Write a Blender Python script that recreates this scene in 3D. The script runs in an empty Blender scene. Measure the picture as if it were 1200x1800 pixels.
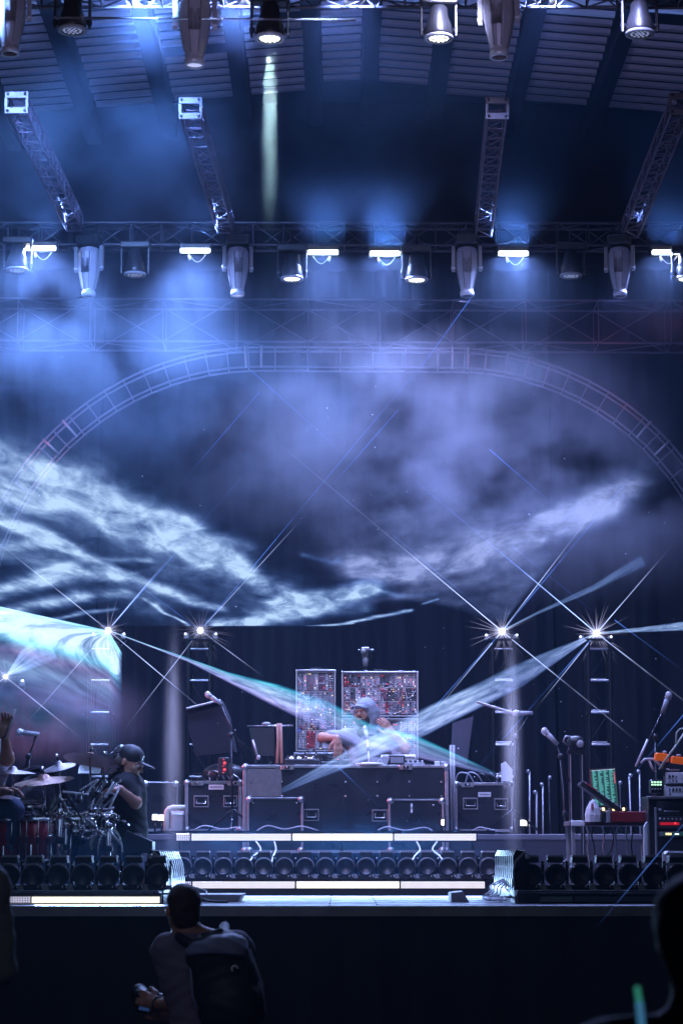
import bpy, math, random
import numpy as np
from mathutils import Vector, Matrix, Euler
random.seed(7)
SC = bpy.context.scene
COL = SC.collection
# ------------------------------------------------------------------ camera, world, light, exposure
FPX, TILT, CAMZ = 3960.0, math.atan(600 / 3960.0), 1.82
cam = bpy.data.objects.new('camera', bpy.data.cameras.new('camera')); COL.objects.link(cam)
cam.location = (0, 0, CAMZ); cam.rotation_euler = (math.pi / 2 + TILT, 0, 0)
cam.data.sensor_fit = 'HORIZONTAL'; cam.data.sensor_width = 24; cam.data.lens = FPX / 1200 * 24
cam.data.clip_start = .1; cam.data.clip_end = 200
cam.data.dof.use_dof = True; cam.data.dof.focus_distance = 19.3; cam.data.dof.aperture_fstop = 4.0
SC.camera = cam
W = bpy.data.worlds.new('World'); SC.world = W; W.use_nodes = True
wn, wl = W.node_tree.nodes, W.node_tree.links
sky = wn.new('ShaderNodeTexSky'); sky.sky_type = 'NISHITA'; sky.sun_disc = False
sky.sun_elevation = math.radians(-4); sky.sun_rotation = math.radians(200)
bg = wn['Background']; bg.inputs['Strength'].default_value = .008
wl.new(sky.outputs[0], bg.inputs['Color'])
SC.view_settings.view_transform = 'Standard'; SC.view_settings.look = 'None'
SC.view_settings.gamma = 1; SC.view_settings.use_curve_mapping = False; SC.view_settings.exposure = 0
SC.cycles.use_denoising = True; SC.cycles.denoiser = 'OPENIMAGEDENOISE'
SC.cycles.transparent_max_bounces = 40; SC.cycles.max_bounces = 6; SC.cycles.volume_bounces = 0
SC.cycles.diffuse_bounces = 2; SC.cycles.glossy_bounces = 3
SC.cycles.volume_step_rate = 1.8; SC.cycles.volume_max_steps = 48
SC.cycles.sample_clamp_indirect = 4; SC.cycles.sample_clamp_direct = 0

def P(px, py, Y):                       # a point of the photograph, pushed out to the real distance Y metres
    c, s = math.cos(TILT), math.sin(TILT)
    u, v = (px - 600) / FPX, (900 - py) / FPX
    d = Vector((u, c - s * v, s + c * v))
    return Vector((0, 0, CAMZ)) + d * (Y / d.y)

BLUE, PALE, MAG = (.16, .3, 1.0), (.55, .68, 1.0), (.75, .42, .85)
def lamp(kind, name, loc, target, power, col, size=.1, sy=None, spread=180, blend=.3, cone=40, diff=1.0):
    l = bpy.data.lights.new(name, kind); l.energy = power; l.color = col
    if kind == 'AREA':
        l.shape = 'RECTANGLE'; l.size = size; l.size_y = sy or size; l.spread = math.radians(spread)
    if kind == 'SPOT':
        l.spot_size = math.radians(cone); l.spot_blend = blend; l.shadow_soft_size = size
    o = bpy.data.objects.new(name, l); COL.objects.link(o); o.location = loc
    o.rotation_euler = (Vector(target) - Vector(loc)).to_track_quat('-Z', 'Y').to_euler()
    return o
STROBES = [(72, 436, 21), (343, 440, 21), (568, 443, 21), (676, 445, 21), (902, 445, 21), (1172, 443, 21)]
for x, y, Y in STROBES:
    p = P(x, y, Y)
    lamp('AREA', 'strobe_lamp', p + Vector((0, -.06, -.03)), p + Vector((0, -.5, -1)), 95, (.3, .42, 1), .28, .04, 110)
    lamp('AREA', 'strobe_lamp', p + Vector((0, -.06, .05)), p + Vector((0, -.4, 1)), 120, (.18, .36, 1), .28, .04, 100)
for x in (-10, 250, 415, 620, 960):          # front row of strobes, just at the top edge
    p = P(x, -16, 16.2)
    lamp('AREA', 'strobe_lamp', p, p + Vector((0, .35, -1)), 190, (.26, .36, 1), .28, .04, 110)
# narrow spots for the light shafts; most are added without a fixture
def beam(px, py, Y, tx, ty, TY, power, col, cone, blend=.6, size=.05):
    return lamp('SPOT', 'shaft_spot', P(px, py, Y), P(tx, ty, TY), power, col, size, blend=blend, cone=cone)
beam(474, 84, 16, 473, 700, 16, 26000, (.5, .8, .8), 4.6, .9)
beam(305, 560, 17.9, 305, 1500, 17.9, 42000, (.62, .62, 1), 3.0, .9)
beam(898, 560, 18.2, 900, 1500, 18.2, 34000, (.62, .62, 1), 3.0, .9)
# unseen washes, added as fill for the band from in front and above
for x, tx, c, pw in ((-200, 150, (.24, .44, 1), 520), (300, 560, (.4, .54, 1), 520), (760, 700, (.72, .52, .95), 560), (1350, 1100, (.32, .42, 1), 480)):
    lamp('SPOT', 'wash_fill_lamp', P(x, -60, 12.6), P(tx, 1400, 19), pw, c, .15, blend=.8, cone=44)
lamp('SPOT', 'fill_lamp', (-3.5, 5.5, 6), P(380, 1720, 11.6), 130, (.55, .6, 1), .3, blend=.9, cone=40)  # unseen fill, added to brighten the photographer's back
lamp('SPOT', 'fill_lamp', (0, 2, 6), P(400, 1740, 14), 40, (.85, 1, .95), .3, blend=.9, cone=70)  # unseen weak fill, added for the pit
# unseen fills, added to light roof and hung lights from the front
lamp('SPOT', 'fill_lamp', (-1.5, 4, 5.5), P(560, 40, 16), 850, (.62, .55, 1), .15, blend=.9, cone=32)
lamp('SPOT', 'fill_lamp', (2.2, 4, 5.5), P(900, 300, 18), 380, (.5, .42, .95), .15, blend=.9, cone=46)
# blue washes on the rear truss, aimed down and forward into the smoke
for x, c, pw in ((735, (.4, .42, .95), 160), (820, (.45, .42, .9), 160), (1090, (.3, .3, .9), 200)):
    lamp('SPOT', 'wash_fill_lamp', P(x, 500, 20.6), P(x * .8 + 120, 1100, 20), pw, c, .1, blend=.9, cone=90)
# unseen blue washes, added near the front truss to light the smoke
for x, tx, ty, c, pw in ((-60, 100, 620, (.22, .4, 1.0), 2000), (265, 180, 330, (.18, .36, 1.0), 2800), (560, 640, 820, (.32, .42, .82), 380), (800, 760, 760, (.42, .45, .8), 380), (1100, 1000, 800, (.36, .4, .9), 380)):
    lamp('SPOT', 'wash_fill_lamp', P(x, -40, 15.6), P(tx, ty, 20.5), pw, c, .15, blend=.9, cone=50)
lamp('SPOT', 'wash_fill_lamp', P(1330, 560, 21), P(1000, 640, 22), 120, (1, .12, .16), .1, blend=.9, cone=60)
lamp('SPOT', 'wash_fill_lamp', P(-200, 1230, 18.5), P(150, 1270, 18.5), 260, (1, .16, .25), .1, blend=.9, cone=60)
lamp('SPOT', 'wash_fill_lamp', P(-120, 620, 21), P(150, 800, 22), 60, (1, .12, .25), .1, blend=.9, cone=60)

# ------------------------------------------------------------------ helpers
MATS = {}
def mat(name, col=(.5, .5, .5), rough=.5, metal=0., var=.25, scale=9., bump=.15, emit=None, es=0., coat=0.):
    if name in MATS: return MATS[name]
    m = bpy.data.materials.new(name); m.use_nodes = True; MATS[name] = m
    n, l = m.node_tree.nodes, m.node_tree.links
    b = n['Principled BSDF']
    tc = n.new('ShaderNodeTexCoord'); nz = n.new('ShaderNodeTexNoise')
    nz.inputs['Scale'].default_value = scale; nz.inputs['Detail'].default_value = 6
    l.new(tc.outputs['Object'], nz.inputs['Vector'])
    mx = n.new('ShaderNodeMix'); mx.data_type = 'RGBA'
    mx.inputs['A'].default_value = (*[c * (1 - var) for c in col], 1)
    mx.inputs['B'].default_value = (*[min(1, c * (1 + var)) for c in col], 1)
    l.new(nz.outputs['Fac'], mx.inputs['Factor']); l.new(mx.outputs['Result'], b.inputs['Base Color'])
    mr = n.new('ShaderNodeMapRange'); mr.inputs['To Min'].default_value = max(.03, rough - .12); mr.inputs['To Max'].default_value = min(1, rough + .12)
    l.new(nz.outputs['Fac'], mr.inputs['Value']); l.new(mr.outputs['Result'], b.inputs['Roughness'])
    b.inputs['Metallic'].default_value = metal; b.inputs['Coat Weight'].default_value = coat
    if bump:
        n2 = n.new('ShaderNodeTexNoise'); n2.inputs['Scale'].default_value = scale * 9; n2.inputs['Detail'].default_value = 3
        l.new(tc.outputs['Object'], n2.inputs['Vector'])
        bp = n.new('ShaderNodeBump'); bp.inputs['Strength'].default_value = bump; bp.inputs['Distance'].default_value = .004
        l.new(n2.outputs['Fac'], bp.inputs['Height']); l.new(bp.outputs['Normal'], b.inputs['Normal'])
    if emit:
        b.inputs['Emission Color'].default_value = (*emit, 1); b.inputs['Emission Strength'].default_value = es
    return m

class MB:                                # collects shapes; build() links them as ONE mesh object
    def __init__(s): s.v = []; s.f = []; s.m = []; s.mats = []; s.sm = []
    def _mi(s, m):
        if m not in s.mats: s.mats.append(m)
        return s.mats.index(m)
    def add(s, vs, fs, m, M=None, smooth=False):
        o = len(s.v); k = s._mi(m)
        s.v += [tuple(M @ Vector(v)) if M else tuple(v) for v in vs]
        s.f += [tuple(i + o for i in f) for f in fs]; s.m += [k] * len(fs); s.sm += [smooth] * len(fs)
        return s
    def box(s, c, d, m, R=None, ch=0.0, taper=1.0):
        hx, hy, hz = d[0] / 2, d[1] / 2, d[2] / 2
        M = Matrix.Translation(Vector(c)) @ (R.to_4x4() if R else Matrix())
        if ch <= 0:
            vs = [(x * (taper if z > 0 else 1), y * (taper if z > 0 else 1), z) for z in (-hz, hz) for x, y in ((-hx, -hy), (hx, -hy), (hx, hy), (-hx, hy))]
            return s.add(vs, [(3, 2, 1, 0), (4, 5, 6, 7), (0, 1, 5, 4), (1, 2, 6, 5), (2, 3, 7, 6), (3, 0, 4, 7)], m, M)
        ch = min(ch, hx * .9, hy * .9, hz * .9)     # chamfered box: octagonal rings
        def ring(ix, iy, z):
            ax, ay = hx - ix, hy - iy; c_ = ch
            return [(-ax + c_, -ay, z), (ax - c_, -ay, z), (ax, -ay + c_, z), (ax, ay - c_, z), (ax - c_, ay, z), (-ax + c_, ay, z), (-ax, ay - c_, z), (-ax, -ay + c_, z)]
        vs = ring(ch * .9, ch * .9, -hz) if min(hx, hy) > 2.1 * ch else ring(0, 0, -hz)
        ins = ch * .9 if min(hx, hy) > 2.1 * ch else 0
        vs = ring(ins, ins, -hz) + ring(0, 0, -hz + ch) + ring(0, 0, hz - ch) + ring(ins, ins, hz)
        fs = [tuple(range(7, -1, -1)), tuple(range(24, 32))]
        for r in range(3):
            for i in range(8): fs.append((r * 8 + i, r * 8 + (i + 1) % 8, r * 8 + 8 + (i + 1) % 8, r * 8 + 8 + i))
        return s.add(vs, fs, m, M)
    def lathe(s, prof, m, M=None, n=20, smooth=True, arc=2 * math.pi, cap=True):   # prof: (radius, z) from below up
        full = arc > 6.28; k = n if full else n + 1
        vs = [(r * math.cos(arc * i / n), r * math.sin(arc * i / n), z) for r, z in prof for i in range(k)]
        fs = []
        for j in range(len(prof) - 1):
            for i in range(n):
                a, b_ = j * k + i, j * k + (i + 1) % k
                fs.append((a, b_, b_ + k, a + k))
        if full and cap:
            if prof[0][0] > 1e-5: fs.append(tuple(range(n - 1, -1, -1)))
            if prof[-1][0] > 1e-5: fs.append(tuple((len(prof) - 1) * k + i for i in range(n)))
        return s.add(vs, fs, m, M, smooth)
    def cyl(s, a, b, r, m, r2=None, n=12, smooth=True):
        a, b = Vector(a), Vector(b); d = b - a
        M = Matrix.Translation(a) @ d.to_track_quat('Z', 'Y').to_matrix().to_4x4()
        return s.lathe([(r, 0), (r if r2 is None else r2, d.length)], m, M, n, smooth)
    def ell(s, c, r, m, n=14, R=None):
        prof = [(max(1e-6, math.sin(math.pi * i / 9)), -math.cos(math.pi * i / 9)) for i in range(10)]
        M = Matrix.Translation(Vector(c)) @ (R.to_4x4() if R else Matrix()) @ Matrix.Diagonal((*r, 1))
        return s.lathe(prof, m, M, n)
    def tube(s, pts, r, m, n=6, smooth=True, r2=None):
        pts = [Vector(p) for p in pts]; vs = []; up = Vector((0, 0, 1)); L = len(pts)
        for i, p in enumerate(pts):
            t = (pts[min(i + 1, L - 1)] - pts[max(i - 1, 0)]).normalized()
            if abs(t.dot(up)) > .98: up = Vector((0, 1, 0)) if abs(t.y) < .9 else Vector((1, 0, 0))
            x = t.cross(up).normalized(); y = x.cross(t).normalized(); up = y
            rr = r if r2 is None else r + (r2 - r) * i / (L - 1)
            vs += [p + (x * math.cos(2 * math.pi * k / n) + y * math.sin(2 * math.pi * k / n)) * rr for k in range(n)]
        fs = [(i * n + k, i * n + (k + 1) % n, (i + 1) * n + (k + 1) % n, (i + 1) * n + k) for i in range(L - 1) for k in range(n)]
        fs += [tuple(range(n - 1, -1, -1)), tuple((L - 1) * n + k for k in range(n))]
        return s.add(vs, fs, m, None, smooth)
    def prism(s, poly, y0, y1, m, M=None):          # poly in x,z extruded along y
        n = len(poly); vs = [(x, y0, z) for x, z in poly] + [(x, y1, z) for x, z in poly]
        fs = [tuple(range(n)), tuple(range(2 * n - 1, n - 1, -1))] + [(i, i + n, (i + 1) % n + n, (i + 1) % n) for i in range(n)]
        return s.add(vs, fs, m, M)
    def torus(s, R, r, m, M=None, n=28, k=8, arc=2 * math.pi):
        prof = [(R + r * math.cos(2 * math.pi * j / k), r * math.sin(2 * math.pi * j / k)) for j in range(k + 1)]
        return s.lathe(prof, m, M, n, True, arc, False)
    def build(s, name, parent=None, origin=None):
        me = bpy.data.meshes.new(name); o0 = Vector(origin) if origin is not None else Vector((0, 0, 0))
        me.from_pydata([tuple(Vector(v) - o0) for v in s.v], [], s.f)
        for m in s.mats: me.materials.append(m)
        me.polygons.foreach_set('material_index', s.m); me.polygons.foreach_set('use_smooth', s.sm); me.update()
        o = bpy.data.objects.new(name, me); COL.objects.link(o)
        if parent: o.parent = parent
        return o
def tag(o, label=None, cat=None, group=None, kind=None):
    if label: o['label'] = label
    if cat: o['category'] = cat
    if group: o['group'] = group
    if kind: o['kind'] = kind
    return o
def thing(name, label, cat, loc=(0, 0, 0), group=None, rz=0):
    o = bpy.data.objects.new(name, None); COL.objects.link(o); o.location = loc; o.rotation_euler = (0, 0, rz); o.empty_display_size = .1
    return tag(o, label, cat, group)
def copy_tree(o, parent=None):
    c = o.copy(); COL.objects.link(c); c.parent = parent
    for ch in list(o.children): copy_tree(ch, c)
    return c
_unit = {}
def rod(parent, name, A, B, r, m, n=8):   # a straight bar between two points, sharing one unit mesh per material
    A, B = Vector(A), Vector(B)
    key = ('rod', m.name, n)
    if key not in _unit:
        b = MB(); b.lathe([(1, 0), (1, 1)], m, None, n); o = b.build('bar'); _unit[key] = o.data; bpy.data.objects.remove(o)
    o = bpy.data.objects.new(name, _unit[key]); COL.objects.link(o); o.parent = parent
    base = parent.location if parent else Vector((0, 0, 0))
    o.location = A - base; o.rotation_mode = 'QUATERNION'; o.rotation_quaternion = (B - A).to_track_quat('Z', 'Y')
    o.scale = (r, r, (B - A).length)
    return o
def slab(parent, name, c, d, m, R=None):
    key = ('box', m.name)
    if key not in _unit:
        b = MB(); b.box((0, 0, 0), (1, 1, 1), m); o = b.build('slab'); _unit[key] = o.data; bpy.data.objects.remove(o)
    o = bpy.data.objects.new(name, _unit[key]); COL.objects.link(o); o.parent = parent
    base = parent.location if parent else Vector((0, 0, 0))
    o.location = Vector(c) - base; o.scale = d
    if R: o.rotation_mode = 'QUATERNION'; o.rotation_quaternion = R.to_quaternion()
    return o
RX = lambda a: Matrix.Rotation(a, 3, 'X')
RY = lambda a: Matrix.Rotation(a, 3, 'Y')
RZ = lambda a: Matrix.Rotation(a, 3, 'Z')
T4 = Matrix.Translation

ALU = mat('aluminium', (.55, .55, .57), .32, 1, .2, 14, .1)
ALU_D = mat('dull_aluminium', (.42, .42, .45), .42, .9, .25, 10, .15)
BLK = mat('black_plastic', (.022, .022, .025), .38, 0, .3, 12, .2)
BLKM = mat('black_metal', (.03, .03, .035), .3, .6, .3, 12, .1)
GREYP = mat('grey_plastic', (.3, .3, .32), .4, 0, .15, 8, .1)
CHROME = mat('chrome', (.8, .8, .82), .12, 1, .1, 10, 0)
WHITEM = mat('white_paint', (.72, .72, .74), .4, 0, .1, 6, .1)
DRAPE = mat('black_drape', (.007, .008, .014), .85, 0, .4, 3, .5)
PLY = mat('case_laminate', (.018, .02, .026), .3, 0, .45, 5, .25)
PLYG = mat('worn_case_laminate', (.12, .115, .11), .5, 0, .4, 30, .4)
DECKM = mat('deck_plank', (.13, .13, .17), .4, 0, .3, 6, .3)
GLASS = mat('lens_glass', (.05, .055, .07), .06, 0, .1, 5, 0, coat=1)
LEDW = mat('led_white', (.9, .9, .85), .4, 0, 0, 5, 0, emit=(.95, .97, 1), es=3.2)
RED_LED = mat('red_led', (.5, .02, .02), .4, 0, 0, 5, 0, emit=(1, .04, .05), es=3)
WARM_LED = mat('warm_led', (.6, .5, .2), .4, 0, 0, 5, 0, emit=(1, .72, .3), es=3)
WHITE_LED = mat('white_led', (.7, .7, .8), .4, 0, 0, 5, 0, emit=(.8, .85, 1), es=3)
CABLE = mat('black_cable', (.02, .02, .022), .45, 0, .2, 10, 0)

# ------------------------------------------------------------------ ground, stage, curtain
def structure(o): return tag(o, kind='structure')
b = MB(); b.box((0, 40, -.1), (160, 160, .2), mat('trodden_ground', (.03, .032, .028), .9, 0, .4, 1.5, .6)); structure(b.build('ground'))
DZ = 1.5
deck = MB(); deck.box((0, 20.6, DZ - .13), (15, 13.2, .2), mat('deck_frame', (.03, .03, .035), .6)); deck = structure(deck.build('stage_deck'))
Y0 = 14.0
for r in range(13):                                   # planks of the apron, laid side by side across the stage
    for c in range(6):
        slab(deck, 'plank', (-6.2 + c * 2.45 + (.3 if r % 2 else 0), Y0 + .135 + r * .262, DZ - .015 + random.uniform(-.0015, .0015)), (2.44, .255, .03), DECKM)
pf = MB(); pf.box((0, 22.3, DZ - .015), (15, 9.8, .03), DECKM); pf.build('rear_floor', deck)
edge = MB()
N = 40                                                 # front rail of the stage
for i in range(N):
    x0, x1 = -6 + 12 * i / N, -6 + 12 * (i + 1) / N
    edge.box(((x0 + x1) / 2, Y0 - .035, DZ - .03), (x1 - x0 - .001, .05, .062), ALU_D)
edge.build('front_rail', deck)
sk = MB()
vs, fs = [], []
for i in range(241):
    x = -6 + 12 * i / 240; yy = Y0 - .03 + .012 * math.sin(i * .9) + .008 * math.sin(i * 2.3 + 1)
    vs += [(x, yy, DZ - .065), (x, yy - .02, .0)]
for i in range(240): fs.append((2 * i, 2 * i + 1, 2 * i + 3, 2 * i + 2))
sk.add(vs, fs, mat('stage_skirt_cloth', (.02, .024, .024), .9, 0, .5, 2, .5), None, True)
tag(sk.build('stage_skirt'), 'plain black cloth skirt hung below the front rail of the stage', 'stage skirt')

def curtain(x0, x1, Y, z0, z1, label, amp=.07, m=DRAPE):
    n = int((x1 - x0) / .03); vs = []; fs = []
    ph = random.random() * 6
    for i in range(n + 1):
        x = x0 + (x1 - x0) * i / n
        a = math.sin(x * 13 + ph + .9 * math.sin(x * 3.1)) + .4 * math.sin(x * 31 + ph)
        for j in range(5):
            t = j / 4; vs.append((x + .03 * math.sin(t * 3 + x), Y + amp * a * (1 - .45 * t), z0 + (z1 - z0) * t))
    for i in range(n):
        for j in range(4): k = i * 5 + j; fs.append((k, k + 5, k + 6, k + 1))
    b = MB(); b.add(vs, fs, m, None, True); tag(b.build('curtain'), label, 'curtain', 'black curtains across the back of the stage')
curtain(-5.6, -2.62, 24.2, DZ, 8.2, 'black curtain panel at far left, behind the drum kits')
curtain(-2.6, 2.3, 24.25, DZ, 8.2, 'wide black curtain panel hanging behind the synthesizer cases')
curtain(2.32, 5.6, 24.2, DZ, 8.2, 'black curtain panel at far right, behind the tall lattice tower')

# roof: slats between dark rafters, gabled about the middle
SLAT = mat('roof_slat', (.62, .58, .62), .45, .3, .3, 6, .2)
RAFT = mat('roof_rafter', (.035, .037, .05), .5, .5)
roof = MB()
roof.box((0, 26.6, 10.3), (16, .1, 4.4), mat('gable_cloth', (.02, .022, .035), .8)); roof = structure(roof.build('roof'))
rx = [-3.9, -2.95, -2.05, -1.15, -.32, .32, 1.1, 2.0, 2.95, 3.95]
zr = lambda x: 10.62 - .085 * abs(x - .15)
for x in rx:
    A, B = Vector((x, 20.6, zr(x) + .02)), Vector((x * 1.02, 26.2, zr(x) + .02))
    slab(roof, 'rafter', (A + B) / 2, (.17, 5.6, .2), RAFT)
for k in range(len(rx) - 1):
    x0, x1 = rx[k] + .1, rx[k + 1] - .1
    for j in range(15):
        Yj = 21.6 + j * .25
        xm = (x0 + x1) / 2
        A, B = Vector((x0, Yj, zr(x0) + .04)), Vector((x1, Yj, zr(x1) + .04))
        if random.random() < .03: continue
        L = (B - A).length * random.uniform(.96, 1)
        slab(roof, 'slat', (A + B) / 2, (L, .07, .05), SLAT, RY(-math.atan2(B.z - A.z, B.x - A.x)))
b = MB(); b.box((0, 23.4, 10.85), (16, 5.8, .04), mat('roof_skin', (.03, .035, .06), .6)); b.build('roof_skin', roof)
# ------------------------------------------------------------------ trusses
def box_truss(name, label, A, B, s, bays, m=ALU_D, r=.02, rb=.009, group=None, cat='truss', up=Vector((0, 0, 1)), ladder=False, diag=True):
    A, B = Vector(A), Vector(B); t = thing(name, label, cat, A, group)
    d = (B - A).normalized(); x = d.cross(up).normalized(); y = x.cross(d).normalized()
    cs = [x * a * s / 2 + y * c * s / 2 for a, c in ((-1, -1), (1, -1), (1, 1), (-1, 1))]
    for c in cs: rod(t, 'chord', A + c, B + c, r, m)
    for i in range(bays + 1):
        p = A + (B - A) * i / bays; q = A + (B - A) * min(1, (i + 1) / bays)
        for k in range(4):
            if ladder and k in (1, 3): continue
            rod(t, 'rung' if ladder else 'brace', p + cs[k], p + cs[(k + 1) % 4], rb, m, 6)
            if diag and i < bays:
                a, c = (k, (k + 1) % 4) if i % 2 else ((k + 1) % 4, k)
                rod(t, 'brace', p + cs[a], q + cs[c], rb, m, 6)
    return t
DIMT2 = mat('dim_lattice_tube', (.11, .11, .15), .5, .6, .2, 10, .1)
# wide lattice truss across the back (seen edge on behind the haze)
box_truss('lattice_truss', 'long grey lattice truss crossing the whole stage above the arch', P(-90, 570, 22.6), P(1300, 575, 22.6), .44, 11, DIMT2, .011, .0055)
# the lighting truss that carries the rear lights, and the one at the top of the picture
BLKT = mat('black_truss', (.07, .07, .085), .42, .6, .2, 10, .1)
box_truss('lighting_truss', 'dark horizontal truss carrying the rear row of lights', P(-90, 415, 21.3), P(1300, 417, 21.3), .22, 26, BLKT, .014, .007)
box_truss('lighting_truss', 'dark horizontal truss along the top edge carrying the front row of lights', P(-90, -22, 16.2), P(1300, -22, 16.2), .22, 26, BLKT, .016, .007)
b = MB(); b.cyl(P(95, 30, 15.9), P(625, 34, 15.9), .009, mat('bare_pipe', (.75, .75, .8), .25, .8)); tag(b.build('hanging_pipe'), 'thin bright pipe running behind the front lights at top left', 'pipe')
# four trusses running front to back, each ending in a light corner plate
DIMT = mat('dim_truss_tube', (.16, .13, .18), .5, .6, .2, 10, .1)
PLATE = mat('corner_plate', (.12, .11, .13), .55, .3, .3, 20, .2)
for (x0, y0, x1, y1, lab) in ((30, 182, 132, 392, 'far left lattice truss running back from a pale end plate'), (335, 192, 397, 396, 'lattice truss running back from the pale end plate below the big left light'),
                              (873, 192, 849, 402, 'lattice truss running back from the plate below the bright right light'), (1195, 184, 1106, 404, 'far right lattice truss running back at the picture edge')):
    A, B = P(x0, y0, 17.6), P(x1, y1, 21)
    t = box_truss('roof_truss', lab, A, B, .15, 14, DIMT, .010, .006, group='trusses running from front to back', diag=True)
    pl = MB(); w, h = .19, .19
    for zz in (-.065, .065): pl.box((0, -.03, zz), (w, .02, .055), PLATE, ch=.004)
    for xx in (-.085, .085): pl.box((xx, -.03, 0), (.022, .02, .076), PLATE)
    for xx in (-.07, .07):
        for zz in (-.07, .07): pl.cyl((xx, -.05, zz), (xx, -.038, zz), .012, BLKM, n=8)
    pl.build('end_plate', t)
# the arch: curved ladder truss with a straight top
Y = 22.0
ARCHM = mat('arch_tube', (.17, .17, .21), .45, .8, .2, 10, .1)
t = thing('arch_truss', 'large rounded arch of slim double truss spanning the stage', 'arch', P(625, 630, Y))
def arc_pt(s, off, dy=0):            # s in [-1,1]: -1..-.27 left arc, straight, right arc; radii in photo units at depth Y
    R = 512 - off
    if s < -.5: a = (-.5 - s) * 3.3; q = (455 - R * math.sin(a), 1126 - R * math.cos(a))
    elif s > .5: a = (s - .5) * 3.3; q = (798 + R * math.sin(a), 1128 - R * math.cos(a))
    else: q = (455 + (s + .5) * 343, 1126 - R + (s + .5) * 2)
    return P(q[0], q[1], Y) + Vector((0, dy, 0))
for off in (0, 34):
    for dy in (-.1, .1):
        b = MB(); b.tube([arc_pt(-1 + i / 45, off, dy) for i in range(91)], .0105, ARCHM, 8); b.build('chord', t, t.location)
for s in [-.5 - .0224 * 1 * (k + .5) for k in range(22)] + [.5 + .0224 * (k + .5) for k in range(22)] + [-.5 + (k + .5) / 6 for k in range(6)]:
    for dy in (-.1, .1): rod(t, 'rung', arc_pt(s, 0, dy), arc_pt(s, 34, dy), .006, ARCHM, 6)
    for off in (0, 34): rod(t, 'rung', arc_pt(s, off, -.1), arc_pt(s, off, .1), .005, ARCHM, 6)
for s in (-.97, -.735, -.5, .5, .735, .97):           # bolted joints between the pieces of the arch
    for e in (-.014, .014):
        b = MB(); a, c = arc_pt(s + e, -2, -.115), arc_pt(s + e, 36, -.115)
        b.cyl(a, c, .014, ALU_D, n=6); b.build('joint', t, t.location)
# upright towers
LABT = {180: 'dim left lattice tower rising behind the drum kits', 352: 'black lattice tower left of centre, topped by a laser', 883: 'black lattice tower right of centre, topped by a laser', 1050: 'tall black lattice tower with bright rungs at right, topped by a laser'}
for x in (180, 352, 883, 1050):
    A, B = P(x, 1128, 22), None; A = Vector(A); B = Vector((A.x, 22, DZ))
    t = thing('lattice_tower', LABT[x], 'tower', B, 'four lattice towers at the back')
    s = .105
    for sx in (-1, 1):
        for sy in (-1, 1): rod(t, 'chord', B + Vector((sx * s, sy * s, 0)), A + Vector((sx * s, sy * s, 0)), .021, BLKM)
    for i in range(8):
        z = B.z + .12 + i * (A.z - B.z - .2) / 7
        for sy in (-1, 1): rod(t, 'rung', (B.x - s, 22 + sy * s, z + (.03 if sy > 0 else 0)), (B.x + s, 22 + sy * s, z + (.03 if sy > 0 else 0)), .012, ALU if x > 800 or sy < 0 else BLKM)
        for sx in (-1, 1): rod(t, 'rung', (B.x + sx * s, 22 - s, z), (B.x + sx * s, 22 + s, z), .012, BLKM)
        if i < 7: rod(t, 'brace', (B.x - s * (-1) ** i, 22 + s, z), (B.x + s * (-1) ** i, 22 + s, z + (A.z - B.z - .2) / 7), .008, BLKM)
    b = MB(); b.box((0, 0, .01), (.42, .42, .02), BLKM, ch=.004); b.build('base_plate', t)
    b = MB(); b.box((0, 0, A.z - B.z + .01), (.3, .3, .02), BLKM, ch=.004); b.build('top_plate', t)

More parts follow.
